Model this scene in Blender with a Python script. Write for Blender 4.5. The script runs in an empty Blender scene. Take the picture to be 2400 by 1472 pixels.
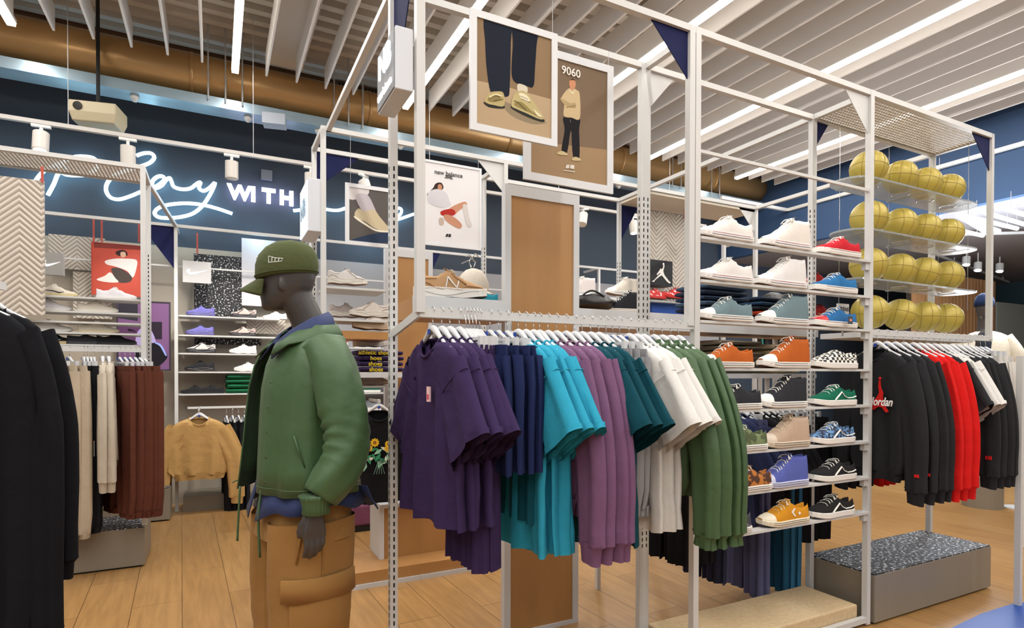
import bpy, math, random
from mathutils import Vector, Matrix, noise
R = math.radians
PI = math.pi
random.seed(7)
S = bpy.context.scene
COL = S.collection

# ------------------------------------------------------------ camera
H = 1.35                      # eye height in metres; X runs along the racks, Y into the shop
FOC, YAW, V0, PIT, ROLL = 1366.7, .4706, 887.16, .0105, .002
cd = bpy.data.cameras.new('camera')
cam = bpy.data.objects.new('camera', cd)
COL.objects.link(cam)
cd.sensor_width = 36
cd.lens = FOC / 2400 * 36
cd.shift_y = (V0 - 736) / 2400
cd.clip_end = 60
cd.clip_start = .05
cam.location = (0, 0, H)
cam.rotation_euler = (Matrix.Rotation(-YAW, 3, 'Z') @ Matrix.Rotation(PI / 2 - PIT, 3, 'X') @ Matrix.Rotation(ROLL, 3, 'Z')).to_euler()
S.camera = cam
S.view_settings.view_transform = 'Standard'
S.view_settings.look = 'None'
S.view_settings.gamma = 1
S.view_settings.use_curve_mapping = False
S.view_settings.exposure = -0.22

# ------------------------------------------------------------ world: even fill light, added through the open side behind the camera
W = bpy.data.worlds.new('world')
S.world = W
W.use_nodes = True
W.node_tree.nodes['Background'].inputs[0].default_value = (.92, .95, 1, 1)
W.node_tree.nodes['Background'].inputs[1].default_value = .42

# ------------------------------------------------------------ ceiling lamps: light of the linear lamps
LAMP_X = [.162 + 1.53 * k for k in range(-2, 5)]
for i, x in enumerate(LAMP_X):
    for y0, y1 in ((-3.6, 1.0), (1.0, 5.6)):
        ld = bpy.data.lights.new('linear_light', 'AREA')
        ld.shape = 'RECTANGLE'
        ld.size = .07
        ld.size_y = y1 - y0
        ld.energy = 54
        ld.color = (1, .965, .92)
        lo = bpy.data.objects.new('linear_light', ld)
        COL.objects.link(lo)
        lo.location = (x, (y0 + y1) / 2, 3.955)


def ray(u, v):
    x, y = (u - 1200) / FOC, (V0 - v) / FOC
    c, s = math.cos(ROLL), math.sin(ROLL)
    x, y = x * c + y * s, -x * s + y * c
    d, up = math.cos(PIT) + y * math.sin(PIT), y * math.cos(PIT) - math.sin(PIT)
    return (d * math.sin(YAW) + x * math.cos(YAW), d * math.cos(YAW) - x * math.sin(YAW), up)


def at(u, v, X=None, Y=None, z=None):
    """measured point: where the sight line through (u, v) meets the real plane X=, Y= or z="""
    r = ray(u, v)
    t = X / r[0] if X is not None else Y / r[1] if Y is not None else (z - H) / r[2]
    return Vector((r[0] * t, r[1] * t, H + r[2] * t))


# ------------------------------------------------------------ materials
def lin(h):
    h = h.lstrip('#')
    o = []
    for i in (0, 2, 4):
        c = int(h[i:i + 2], 16) / 255
        o.append(c / 12.92 if c <= .04045 else ((c + .055) / 1.055) ** 2.4)
    return (*o, 1)


MATS = {}


def mat(name, col, rough=.5, metal=0, emit=None, es=0, alpha=1, trans=0, bump=0, bscale=60, var=0, vscale=8, stretch=(1, 1, 1), coat=0, ior=None, sheen=0):
    if name in MATS:
        return MATS[name]
    m = bpy.data.materials.new(name)
    m.use_nodes = True
    nt = m.node_tree
    b = nt.nodes['Principled BSDF']
    b.inputs['Base Color'].default_value = lin(col)
    b.inputs['Roughness'].default_value = rough
    b.inputs['Metallic'].default_value = metal
    b.inputs['Coat Weight'].default_value = coat
    b.inputs['Sheen Weight'].default_value = sheen * .3
    b.inputs['Specular IOR Level'].default_value = .5 if rough < .8 else .2
    if trans:
        b.inputs['Transmission Weight'].default_value = trans
        b.inputs['IOR'].default_value = ior or 1.45
    if emit:
        b.inputs['Emission Color'].default_value = lin(emit)
        b.inputs['Emission Strength'].default_value = es
    if bump or var:
        tc = nt.nodes.new('ShaderNodeTexCoord')
        mp = nt.nodes.new('ShaderNodeMapping')
        mp.inputs['Scale'].default_value = stretch
        nt.links.new(tc.outputs['Object'], mp.inputs[0])
        if bump:
            n = nt.nodes.new('ShaderNodeTexNoise')
            n.inputs['Scale'].default_value = bscale
            n.inputs['Detail'].default_value = 3
            bp = nt.nodes.new('ShaderNodeBump')
            bp.inputs['Strength'].default_value = bump
            bp.inputs['Distance'].default_value = .01
            nt.links.new(mp.outputs[0], n.inputs['Vector'])
            nt.links.new(n.outputs[0], bp.inputs['Height'])
            nt.links.new(bp.outputs[0], b.inputs['Normal'])
        if var:
            n = nt.nodes.new('ShaderNodeTexNoise')
            n.inputs['Scale'].default_value = vscale
            n.inputs['Detail'].default_value = 4
            nt.links.new(mp.outputs[0], n.inputs['Vector'])
            mx = nt.nodes.new('ShaderNodeMix')
            mx.data_type = 'RGBA'
            c = lin(col)
            mx.inputs[6].default_value = tuple(x * (1 - var) for x in c[:3]) + (1,)
            mx.inputs[7].default_value = tuple(min(1, x * (1 + var)) for x in c[:3]) + (1,)
            nt.links.new(n.outputs[0], mx.inputs[0])
            nt.links.new(mx.outputs[2], b.inputs['Base Color'])
    MATS[name] = m
    return m


def fabric(col, rough=.9, bump=.7, bscale=13, name=None):
    return mat(name or 'fabric_' + col.strip('#') + '_%d' % bscale, col, rough, bump=bump, bscale=bscale, var=.07, vscale=120)


def plain(col, rough=.5, metal=0, coat=0):
    return mat('paint_' + col.strip('#') + '_%d_%d' % (rough * 10, metal * 10), col, rough, metal, coat=coat)


def glow(col, s):
    return mat('glow_' + col.strip('#') + '_%d' % (s * 10), col, .5, emit=col, es=s)


def two_tone(name, c1, c2, tex='voronoi', scale=30, thr=.5, rough=.6, stretch=(1, 1, 1), sharp=.04):
    """two colours split by a noise or voronoi threshold: speckle, camouflage, print"""
    if name in MATS:
        return MATS[name]
    m = bpy.data.materials.new(name)
    m.use_nodes = True
    nt = m.node_tree
    b = nt.nodes['Principled BSDF']
    b.inputs['Roughness'].default_value = rough
    tc = nt.nodes.new('ShaderNodeTexCoord')
    mp = nt.nodes.new('ShaderNodeMapping')
    mp.inputs['Scale'].default_value = stretch
    nt.links.new(tc.outputs['Object'], mp.inputs[0])
    if tex == 'voronoi':
        n = nt.nodes.new('ShaderNodeTexVoronoi')
        n.inputs['Scale'].default_value = scale
        out = n.outputs['Color']
        sp = nt.nodes.new('ShaderNodeSeparateColor')
        nt.links.new(out, sp.inputs[0])
        out = sp.outputs[0]
    elif tex == 'checker':
        n = nt.nodes.new('ShaderNodeTexChecker')
        n.inputs['Scale'].default_value = scale
        out = n.outputs['Fac']
    else:
        n = nt.nodes.new('ShaderNodeTexNoise')
        n.inputs['Scale'].default_value = scale
        n.inputs['Detail'].default_value = 2
        out = n.outputs[0]
    nt.links.new(mp.outputs[0], n.inputs['Vector'])
    rp = nt.nodes.new('ShaderNodeValToRGB')
    rp.color_ramp.elements[0].position = max(0, thr - sharp)
    rp.color_ramp.elements[1].position = min(1, thr + sharp)
    rp.color_ramp.elements[0].color = lin(c1)
    rp.color_ramp.elements[1].color = lin(c2)
    nt.links.new(out, rp.inputs[0])
    nt.links.new(rp.outputs[0], b.inputs['Base Color'])
    MATS[name] = m
    return m


def wood(name, col, scale=6, stretch=(1, 1, .08), var=.22, rough=.45, bump=.05):
    return mat(name, col, rough, bump=bump, bscale=40, var=var, vscale=scale, stretch=stretch)


WHITE = plain('#d9d9d6', .4)
FRAME = mat('white_powder_coat', '#c9cac9', .42)
SLOT = plain('#1c1d1f', .8)
GREY = plain('#a9adb0', .45)
NAVY = plain('#191e48', .8)
CHROME = mat('chrome', '#c9c9c9', .2, 1)
BLACK = plain('#121214', .6)
PAPER = plain('#e6e4e2', .55)


# ------------------------------------------------------------ mesh builder
class MB:
    def __init__(s):
        s.v, s.f, s.m = [], [], []

    def add(s, vs, fs, mi=0):
        o = len(s.v)
        s.v += [tuple(p) for p in vs]
        s.f += [tuple(i + o for i in f) for f in fs]
        s.m += [mi] * len(fs)
        return s

    def box(s, a, b, mi=0):
        x0, y0, z0 = [min(a[i], b[i]) for i in range(3)]
        x1, y1, z1 = [max(a[i], b[i]) for i in range(3)]
        return s.add([(x0, y0, z0), (x1, y0, z0), (x1, y1, z0), (x0, y1, z0), (x0, y0, z1), (x1, y0, z1), (x1, y1, z1), (x0, y1, z1)],
                     [(0, 3, 2, 1), (4, 5, 6, 7), (0, 1, 5, 4), (1, 2, 6, 5), (2, 3, 7, 6), (3, 0, 4, 7)], mi)

    def cbox(s, c, d, mi=0):
        return s.box([c[i] - d[i] / 2 for i in range(3)], [c[i] + d[i] / 2 for i in range(3)], mi)

    def obox(s, p, q, w, h, mi=0, up=(0, 0, 1)):
        """square bar from p to q"""
        p, q = Vector(p), Vector(q)
        d = (q - p).normalized()
        side = d.cross(Vector(up))
        if side.length < 1e-4:
            side = Vector((1, 0, 0))
        side.normalize()
        u = side.cross(d).normalized()
        vs = []
        for c in (p, q):
            for a, b in ((-1, -1), (1, -1), (1, 1), (-1, 1)):
                vs.append(c + side * a * w / 2 + u * b * h / 2)
        return s.add(vs, [(3, 2, 1, 0), (4, 5, 6, 7), (0, 1, 5, 4), (1, 2, 6, 5), (2, 3, 7, 6), (3, 0, 4, 7)], mi)

    def prism(s, pts, d, mi=0):
        """flat polygon pts (3D) extruded by vector d"""
        n = len(pts)
        d = Vector(d)
        vs = [Vector(p) for p in pts] + [Vector(p) + d for p in pts]
        fs = [tuple(range(n))[::-1], tuple(range(n, 2 * n))] + [(i, (i + 1) % n, n + (i + 1) % n, n + i) for i in range(n)]
        return s.add(vs, fs, mi)

    def loft(s, rings, closed=True, cap=True, mi=0):
        n = len(rings[0])
        vs = [p for r in rings for p in r]
        fs = []
        for i in range(len(rings) - 1):
            for j in range(n if closed else n - 1):
                k = (j + 1) % n
                fs.append((i * n + j, i * n + k, (i + 1) * n + k, (i + 1) * n + j))
        if cap and closed:
            fs.append(tuple(range(n))[::-1])
            fs.append(tuple((len(rings) - 1) * n + j for j in range(n)))
        return s.add(vs, fs, mi)

    def tube(s, path, r, n=8, mi=0, closed=False, flat=1.0):
        path = [Vector(p) for p in path]
        rings = []
        L = len(path)
        pn = None
        for i, p in enumerate(path):
            if closed:
                d = path[(i + 1) % L] - path[i - 1]
            else:
                d = path[min(i + 1, L - 1)] - path[max(i - 1, 0)]
            d = d.normalized() if d.length > 1e-9 else Vector((0, 0, 1))
            if pn is None:
                pn = d.orthogonal().normalized()
            else:
                pn = pn - d * pn.dot(d)
                pn = pn.normalized() if pn.length > 1e-6 else d.orthogonal().normalized()
            b = d.cross(pn)
            rr = r[i] if isinstance(r, (list, tuple)) else r
            rings.append([p + pn * math.cos(2 * PI * k / n) * rr + b * math.sin(2 * PI * k / n) * rr * flat for k in range(n)])
        if closed:
            rings.append(rings[0])
        return s.loft(rings, True, not closed, mi)

    def cyl(s, p, q, r, n=16, mi=0, r2=None):
        return s.tube([p, q], [r, r if r2 is None else r2], n, mi)

    def sphere(s, c, r, n=20, m=12, mi=0, sc=(1, 1, 1)):
        rings = []
        for i in range(1, m):
            t = PI * i / m
            rings.append([(c[0] + r * sc[0] * math.sin(t) * math.cos(2 * PI * j / n), c[1] + r * sc[1] * math.sin(t) * math.sin(2 * PI * j / n), c[2] - r * sc[2] * math.cos(t)) for j in range(n)])
        return s.loft(rings, True, True, mi)

    def build(s, name, mats, parent=None, smooth=False, loc=None, rz=0, bevel=0, sub=0):
        me = bpy.data.meshes.new(name)
        me.from_pydata(s.v, [], s.f)
        if not isinstance(mats, (list, tuple)):
            mats = [mats]
        for m in mats:
            me.materials.append(m)
        if len(mats) > 1:
            me.polygons.foreach_set('material_index', s.m)
        if smooth:
            me.polygons.foreach_set('use_smooth', [True] * len(me.polygons))
        me.update()
        o = bpy.data.objects.new(name, me)
        COL.objects.link(o)
        if parent:
            o.parent = parent
        if loc is not None:
            o.location = loc
        o.rotation_euler.z = rz
        if bevel:
            b = o.modifiers.new('bevel', 'BEVEL')
            b.width = bevel
            b.segments = 2
            b.limit_method = 'ANGLE'
        if sub:
            b = o.modifiers.new('sub', 'SUBSURF')
            b.levels = b.render_levels = sub
        return o


def tag(o, label, cat, group=None, kind=None):
    if label:
        o['label'] = label
    if cat:
        o['category'] = cat
    if group:
        o['group'] = group
    if kind:
        o['kind'] = kind
    return o


def thing(name, label, cat, loc=(0, 0, 0), rz=0, group=None):
    o = bpy.data.objects.new(name, None)
    o.empty_display_size = .1
    COL.objects.link(o)
    o.location = loc
    o.rotation_euler.z = rz
    return tag(o, label, cat, group)


def dup(root, loc=None, rz=None, label=None, group=None):
    def cp(o, par):
        c = o.copy()
        COL.objects.link(c)
        if par:
            c.parent = par
        for ch in KIDS.get(o.name, [k for k in o.children]):
            cp(ch, c)
        return c
    r = cp(root, None)
    if loc is not None:
        r.location = loc
    if rz is not None:
        r.rotation_euler.z = rz
    if label:
        r['label'] = label
    if group:
        r['group'] = group
    return r


KIDS = {}


def smooth_path(pts, k=6, closed=False):
    """Catmull-Rom through pts"""
    P = [Vector(p) for p in pts]
    n = len(P)
    out = []
    for i in range(n if closed else n - 1):
        if closed:
            a, b, c, d = P[i - 1], P[i], P[(i + 1) % n], P[(i + 2) % n]
        else:
            a, b, c, d = P[max(i - 1, 0)], P[i], P[i + 1], P[min(i + 2, n - 1)]
        for j in range(k):
            t = j / k
            out.append(.5 * ((2 * b) + (c - a) * t + (2 * a - 5 * b + 4 * c - d) * t * t + (3 * b - a - 3 * c + d) * t ** 3))
    if not closed:
        out.append(P[-1])
    return out


def text_mesh(body, size, depth=.002, bold=0.0, spacing=1.0, shear=0):
    cu = bpy.data.curves.new('txt', 'FONT')
    cu.body = body
    cu.size = size
    cu.extrude = depth / 2
    cu.offset = bold
    cu.space_character = spacing
    cu.shear = shear
    cu.align_x = 'CENTER'
    cu.align_y = 'CENTER'
    cu.resolution_u = 3
    t = bpy.data.objects.new('txt', cu)
    COL.objects.link(t)
    me = bpy.data.meshes.new_from_object(t)
    bpy.data.objects.remove(t)
    return me


def text(name, body, size, m, parent, loc, rot=(PI / 2, 0, 0), **k):
    me = text_mesh(body, size, **k)
    me.materials.clear()
    me.materials.append(m)
    o = bpy.data.objects.new(name, me)
    COL.objects.link(o)
    o.parent = parent
    o.location = loc
    o.rotation_euler = rot
    return o

# ============================================================ THE ROOM
# floor of long plank tiles, turned 2.6 degrees from the racks
fm = bpy.data.materials.new('plank_floor')
fm.use_nodes = True
nt = fm.node_tree
b = nt.nodes['Principled BSDF']
tc = nt.nodes.new('ShaderNodeTexCoord')
mp = nt.nodes.new('ShaderNodeMapping')
mp.inputs['Rotation'].default_value = (0, 0, -(PI / 2 + R(2.6)))
mp.inputs['Location'].default_value = (0, FLOOR_OFF if 'FLOOR_OFF' in globals() else 0, 0)
nt.links.new(tc.outputs['Object'], mp.inputs[0])
br = nt.nodes.new('ShaderNodeTexBrick')
br.offset = .37
br.inputs['Color1'].default_value = lin('#b28a58')
br.inputs['Color2'].default_value = lin('#a67e4d')
br.inputs['Mortar'].default_value = lin('#5e4326')
br.inputs['Scale'].default_value = 1
br.inputs['Mortar Size'].default_value = .0018
br.inputs['Brick Width'].default_value = 1.5
br.inputs['Row Height'].default_value = .25
nt.links.new(mp.outputs[0], br.inputs[0])
mp2 = nt.nodes.new('ShaderNodeMapping')
mp2.inputs['Scale'].default_value = (1.2, 14, 1)
nt.links.new(mp.outputs[0], mp2.inputs[0])
nz = nt.nodes.new('ShaderNodeTexNoise')
nz.inputs['Scale'].default_value = 2.2
nz.inputs['Detail'].default_value = 6
nz.inputs['Distortion'].default_value = .6
nt.links.new(mp2.outputs[0], nz.inputs[0])
rp = nt.nodes.new('ShaderNodeValToRGB')
rp.color_ramp.elements[0].position = .3
rp.color_ramp.elements[0].color = (.80, .78, .75, 1)
rp.color_ramp.elements[1].position = .72
rp.color_ramp.elements[1].color = (1.08, 1.07, 1.05, 1)
nt.links.new(nz.outputs[0], rp.inputs[0])
mx = nt.nodes.new('ShaderNodeMix')
mx.data_type = 'RGBA'
mx.blend_type = 'MULTIPLY'
mx.inputs[0].default_value = 1
nt.links.new(br.outputs[0], mx.inputs[6])
nt.links.new(rp.outputs[0], mx.inputs[7])
nt.links.new(mx.outputs[2], b.inputs['Base Color'])
b.inputs['Roughness'].default_value = .32
bp = nt.nodes.new('ShaderNodeBump')
bp.inputs['Strength'].default_value = .15
bp.inputs['Distance'].default_value = .002
nt.links.new(br.outputs['Fac'], bp.inputs['Height'])
bp.invert = True
nt.links.new(bp.outputs[0], b.inputs['Normal'])


def struct(name, mb, m, **k):
    return tag(mb.build(name, m, **k), None, None, kind='structure')


XL, XR, YB, YF = -5.0, 14.0, 6.86, -4.5
struct('floor', MB().box((XL, YF, -.05), (XR, YB, 0)), fm)
navy_wall = mat('navy_wall_paint', '#36414f', .75, var=.06, vscale=3)
grey_wall = mat('grey_wall_paint', '#97979a', .7)
beige_wall = mat('beige_wall_panel', '#b0a697', .7, var=.04, vscale=2)
struct('wall_back', MB().box((XL, YB, 0), (XR, YB + .1, 4.6)), navy_wall)
# lower lining of the back wall: warm grey behind the left racks, cool grey to the right
struct('wall_back_lining_left', MB().box((XL, YB - .02, 0), (.95, YB, 2.62)), beige_wall)
struct('wall_back_lining_right', MB().box((.95, YB - .02, 0), (7.2, YB, 2.62)), grey_wall)
struct('wall_left', MB().box((XL - .1, 1.0, 0), (XL, YB, 4.6)), grey_wall)
brown = mat('brown_bulkhead', '#7a5b40', .7, var=.1, vscale=3)
struct('ceiling_bulkhead', MB().box((XL, 6.42, 4.1), (7.3, YB, 4.6)), brown)
# corrugated deck over the baffles
dk = MB()
dk.box((XL, YF, 4.52), (7.3, 6.42, 4.6))
y = -1.0
while y < 6.4:
    dk.box((XL, y, 4.44), (7.3, y + .07, 4.52))
    y += .17
struct('ceiling_deck', dk, mat('deck_paint', '#cac3b9', .6))
for x0 in (-3.2, 1.0, 1.05, 5.4):
    pass
struct('ceiling_beam', MB().box((XL, 3.9, 4.3), (7.3, 4.02, 4.44)), mat('deck_paint', '#b5aca0'))
struct('ceiling_beam', MB().box((.45, 3.2, 4.22), (.75, 5.9, 4.44)), mat('deck_paint', '#b5aca0'))
# baffles: white blades every 25.5 cm, every sixth place carries a lamp
baf_m = mat('baffle_white', '#e6e3e0', .5)
proto = None
for k in range(-16, 28):
    x = .162 + .255 * k
    if x > 7.2:
        break
    if k % 6 == 0:
        continue
    if proto is None:
        proto = MB().box((-.009, YF + .5, 4.0), (.009, 5.69, 4.2)).build('ceiling_baffle', baf_m, bevel=.003)
        o = proto
    else:
        o = proto.copy()
        COL.objects.link(o)
    o.location.x = x
    tag(o, 'long white ceiling baffle hanging under the deck', 'ceiling baffle', 'white ceiling baffles')
LM = glow('#fff4e6', 14)
wall_of = ['left of the neon word', 'above the neon sign', '', '', '', '', '']
lamp_lab = ['linear ceiling lamp furthest left, outside the frame', 'bright linear ceiling lamp in the top left corner',
            'bright linear ceiling lamp above the word between the neon scripts', 'linear ceiling lamp running behind the lightbox sign and the shoe poster',
            'linear ceiling lamp crossing above the poster of the standing man', 'linear ceiling lamp running over the white canvas shoe shelves',
            'rightmost linear ceiling lamp, over the perforated top of the ball bay']
for i, x in enumerate(LAMP_X):
    t = thing('linear_ceiling_lamp', lamp_lab[i], 'ceiling lamp', (x, 0, 0), 0, 'linear ceiling lamps')
    MB().box((-.011, YF + .5, 4.02), (.011, 5.69, 4.2)).box((-.03, YF + .5, 3.99), (.03, 5.69, 4.02)).build('housing', baf_m, t)
    MB().box((-.026, YF + .5, 3.965), (.026, 5.68, 3.99)).build('diffuser', LM, t)

# copper duct with grilles, and the pale tray under it
cop = mat('copper_duct', '#bb9562', .35, .45, bump=.25, bscale=3, var=.2, vscale=3, stretch=(.25, 3, 3))
t = thing('air_duct', 'long round copper coloured air duct along the back of the ceiling', 'duct', (0, 6.12, 4.07))
MB().tube([(XL, 0, 0), (7.2, 0, 0)], .185, 32).build('duct_pipe', cop, t, smooth=True)
for x in (-3.4, -1.9, -.2, 1.4, 3.0, 4.6, 6.2):
    MB().tube([(x, 0, 0), (x + .03, 0, 0)], .19, 32).build('clamp_ring', cop, t, smooth=True)
for x in (-.05, .09, .23, 1.05, 1.19, 1.33, 5.4, 5.55, 6.1, 6.25):
    tag(MB().cyl((x, 5.94, 4.5), (x, 5.94, 3.8), .007, 6).build('hanger_rod', GREY), 'thin grey threaded rod carrying the tray below the copper duct', 'rod', 'threaded rods holding the tray')
for x, lb in ((1.55, 'dark air grille with white frame left of the lightbox sign'), (4.3, 'dark air grille above the copper duct, right of the standing man poster')):
    t = thing('air_grille', lb, 'air grille', (x, 6.4, 4.33))
    MB().box((-.42, -.03, -.1), (.42, 0, .1)).build('grille_frame', brown, t)
    g = MB()
    for k in range(22):
        g.box((-.38 + k * .035, -.045, -.085), (-.362 + k * .035, -.03, .085))
    g.build('grille_slats', BLACK, t)
tray = mat('galvanised_neon_tinted', '#9fb6c4', .3, .5, var=.2, vscale=6, stretch=(.3, 2, 2))  # bluish neon light on the metal is put into its colour
t = thing('cable_tray', 'pale metal cable tray running below the copper duct', 'cable tray', (0, 0, 0))
MB().box((XL, 5.96, 3.755), (7.2, 6.18, 3.765)).box((XL, 5.96, 3.765), (7.2, 5.97, 3.845)).box((XL, 6.17, 3.765), (7.2, 6.18, 3.845)).build('tray_body', tray, t)
for x in (-.62, .28, .92, 1.75, 2.7, 3.5, 4.6, 5.3, 6.4):
    c = thing('smoke_detector', 'small round white detector cup under the cable tray', 'smoke detector', (x, 6.05, 3.755), 0, 'detector cups under the tray')
    MB().tube([(0, 0, 0), (0, 0, -.025), (0, 0, -.03), (0, 0, -.05)], [.035, .035, .024, .018], 12).build('cup', WHITE, c, smooth=True)

# downstand and lower dark ceiling of the hall to the right
struct('wall_fascia_right', MB().box((7.2, -2, 3.14), (7.3, YB, 4.6)), mat('navy_fascia_blue_lit', '#2f4c72', .7))  # navy fascia; the blue light falling on it is mixed into the colour
struct('ceiling_hall', MB().box((7.3, -2, 3.14), (XR, YB, 3.2)), mat('dark_hall_ceiling', '#8c898c', .8))
struct('wall_right', MB().box((XR, -2, 0), (XR + .1, YB, 3.14)), mat('dark_teal_wall', '#3c5058', .8))
struct('trim_1', MB().box((7.16, -2, 3.62), (7.2, 5.6, 3.66)).box((5.9, 5.56, 3.62), (7.2, 5.6, 3.66)), WHITE)

# ============================================================ RACKS OF WHITE SQUARE TUBE
ZT = 2.845
XA, XF, XG, XH = .619, 1.8675, 3.0994, 4.3315
YA0, YA1 = 1.91, 2.243
PW = .03
MESH_M = mat('perforated_white', '#c4c0ba', .5)


def post(par, x, y, z0, z1, w=PW, slots=None, d=None, name='post'):
    m = MB().box((x - w / 2, y - (d or w) / 2, z0), (x + w / 2, y + (d or w) / 2, z1))
    if slots:
        yy = y - (d or w) / 2
        z = slots[0]
        offs = (0,) if w < .04 else (-w * .22, w * .22)
        while z < slots[1]:
            for o in offs:
                m.box((x + o - .003, yy - .0006, z), (x + o + .003, yy + .001, z + .017), 1)
            m.box((x - w / 2 - .0006, y - .003, z), (x - w / 2 + .001, y + .003, z + .017), 1)
            z += .03
    return m.build(name, [FRAME, SLOT], par)


def rail(par, p, q, w=.028, name='rail', m=FRAME):
    return MB().obox(p, q, w, w).build(name, m, par)


def gusset(par, x, y, z, sx, ax='x', m=None, w=.2, h=.2, back=False):
    """triangular corner plate under a top rail, running from the post in direction sx along axis ax"""
    if ax == 'x':
        pts = [(x, y, z), (x + sx * w, y, z), (x, y, z - h)]
        e = (0, .004, 0)
    else:
        pts = [(x, y, z), (x, y + sx * w, z), (x, y, z - h)]
        e = (.004, 0, 0)
    return MB().prism(pts, e).build('gusset', m or NAVY, par)


def perforated(par, x0, x1, y0, y1, z, step=.022):
    """top panel with real rows of slots: a grid of thin bars"""
    m = MB()
    m.box((x0, y0, z), (x1, y0 + .02, z + .004)).box((x0, y1 - .02, z), (x1, y1, z + .004))
    m.box((x0, y0, z), (x0 + .02, y1, z + .004)).box((x1 - .02, y0, z), (x1, y1, z + .004))
    y = y0 + step
    while y < y1:
        m.box((x0, y, z), (x1, y + step * .45, z + .003))
        y += step
    x = x0 + step
    while x < x1:
        m.box((x, y0, z - .001), (x + step * .45, y1, z + .002))
        x += step
    return m.build('perforated_top', MESH_M, par)


def shelf(par, x0, x1, y0, y1, z, m=FRAME, t=.018, name='shelf'):
    return MB().box((x0, y0, z - t), (x1, y1, z)).build(name, m, par)


# --- rack A: the tall three-bay frame in front
A = thing('display_rack', 'tall white tube frame rack in front, three bays carrying posters, canvas shoes and golden balls', 'display rack', (XA, YA0, 0))


class Loc:
    """parent with an offset so parts can be given in world coordinates"""
    pass


def wparts(root, fn):
    """run fn(), then shift the parts so they keep their world place under root"""
    before = set(root.children)
    fn()
    for c in root.children:
        if c not in before:
            c.location = Vector(c.location) - Vector(root.location)


def rackA():
    zr = 1.553
    post(A, XA, YA0, zr, ZT)
    post(A, XA, YA1, 0, ZT, w=.03, slots=(.15, 2.16))
    post(A, XF - .034, YA0, zr, ZT)
    post(A, XF, YA0, 0, ZT)
    post(A, XF - .01, YA1, .02, ZT, w=.056, d=.03, slots=(.5, 2.2))
    post(A, XG, YA0, 0.01, ZT)
    post(A, XG, YA1, .03, ZT, w=.036, d=.03, slots=(.9, 2.3))
    post(A, XH, YA0, 1.56, ZT, w=.028)
    post(A, XH, YA1, .27, ZT)
    for y in (YA0, YA1):
        for a, b_ in ((XA, XF), (XF, XG), (XG, XH)):
            rail(A, (a, y, ZT - .014), (b_, y, ZT - .014), name='top_rail')
    for x in (XA, XF, XG, XH):
        rail(A, (x, YA0, ZT - .014), (x, YA1, ZT - .014), name='depth_rail')
    rail(A, (XF, YA0, .035), (XG, YA0, .035), name='bottom_rail')
    rail(A, (XF, YA0, 2.318), (XG, YA0, 2.318), w=.014, name='cross_bar')
    rail(A, (XA, YA1, ZT - .014), (XA, 3.70, ZT - .014), name='tie_bar')
    rail(A, (XG, YA1, ZT - .014), (XG, 3.70, ZT - .014), name='tie_bar')
    rail(A, (XH, YA1, ZT - .014), (XH, 3.70, ZT - .014), name='tie_bar')
    gusset(A, XF - .05, YA0, ZT - .028, -1)
    gusset(A, XG - .015, YA0, ZT - .028, -1, m=FRAME)
    gusset(A, XH - .015, YA0, ZT - .028, -1)
    gusset(A, XG + .018, YA1, ZT - .028, 1, w=.12, h=.16)
    gusset(A, XF + .02, YA1, ZT - .028, 1, m=FRAME, w=.16, h=.18)
    gusset(A, XA, YA1 - .015, ZT - .028, -1, 'y', w=.28, h=.42)
    gusset(A, XA + .015, YA0, ZT - .028, 1, w=.16, h=.2)
    perforated(A, XG, XH, YA0, YA1, ZT - .02)
    # clothes rails
    MB().obox((XA - .002, YA0, 1.553), (XF, YA0, 1.553), .018, .030).build('hanging_rail', FRAME, A)
    MB().obox((XA, YA1, 1.50), (XA, YA0, 1.553), .012, .03).build('rail_arm', FRAME, A)
    MB().obox((XG, YA0, 1.568), (XH + .03, YA0, 1.568), .016, .032).build('hanging_rail', FRAME, A)
    # shelves of the canvas shoes
    for z in SHOE_Z:
        m = MB().box((XF + .015, YA0 - .022, z - .012), (XG - .01, YA0 + .03, z))
        m.build('shoe_shelf', FRAME, A)
        MB().box((XG - .045, YA0 - .012, z - .05), (XG - .012, YA0 + .012, z - .012)).build('shelf_bracket', FRAME, A)


SHOE_Z = [1.945, 1.757, 1.580, 1.371, 1.182, .990, .80, .615]
wparts(A, rackA)

# --- rack B: second row
BX = [.589, 1.825, 3.10, 4.34]
YB0, YB1 = 3.70, 4.068
B = thing('display_rack', 'second row white tube frame rack behind the big posters, with wooden platforms', 'display rack', (BX[0], YB0, 0))


def rackB():
    for i, x in enumerate(BX):
        post(B, x, YB0, 0, ZT, slots=None)
        post(B, x, YB1, 0, ZT, slots=(1.2, 2.3))
        rail(B, (x, YB0, ZT - .014), (x, YB1, ZT - .014), name='depth_rail')
    for y in (YB0, YB1):
        for i in range(3):
            rail(B, (BX[i], y, ZT - .014), (BX[i + 1], y, ZT - .014), name='top_rail')
    gusset(B, BX[0] + .015, YB1, ZT - .028, 1, w=.28, h=.24)
    gusset(B, BX[1] - .015, YB0, ZT - .028, -1, m=FRAME)
    gusset(B, BX[2] + .015, YB1, ZT - .028, 1, w=.2, h=.34)
    gusset(B, BX[3] - .015, YB0, ZT - .028, -1, m=FRAME)
    MB().box((BX[2], YB0, ZT - .05), (BX[3], YB1, ZT - .03)).build('top_panel', mat('cream_panel', '#d5cdbd', .5), B)


wparts(B, rackB)

# --- rack L: left row, and the wall rack W
XLr, YL0, YL1, ZL = -.44, 4.74, 5.10, 2.767
Lr = thing('display_rack', 'left white tube frame rack with perforated top, shoes above and trousers hanging below', 'display rack', (XLr, YL0, 0))


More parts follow.
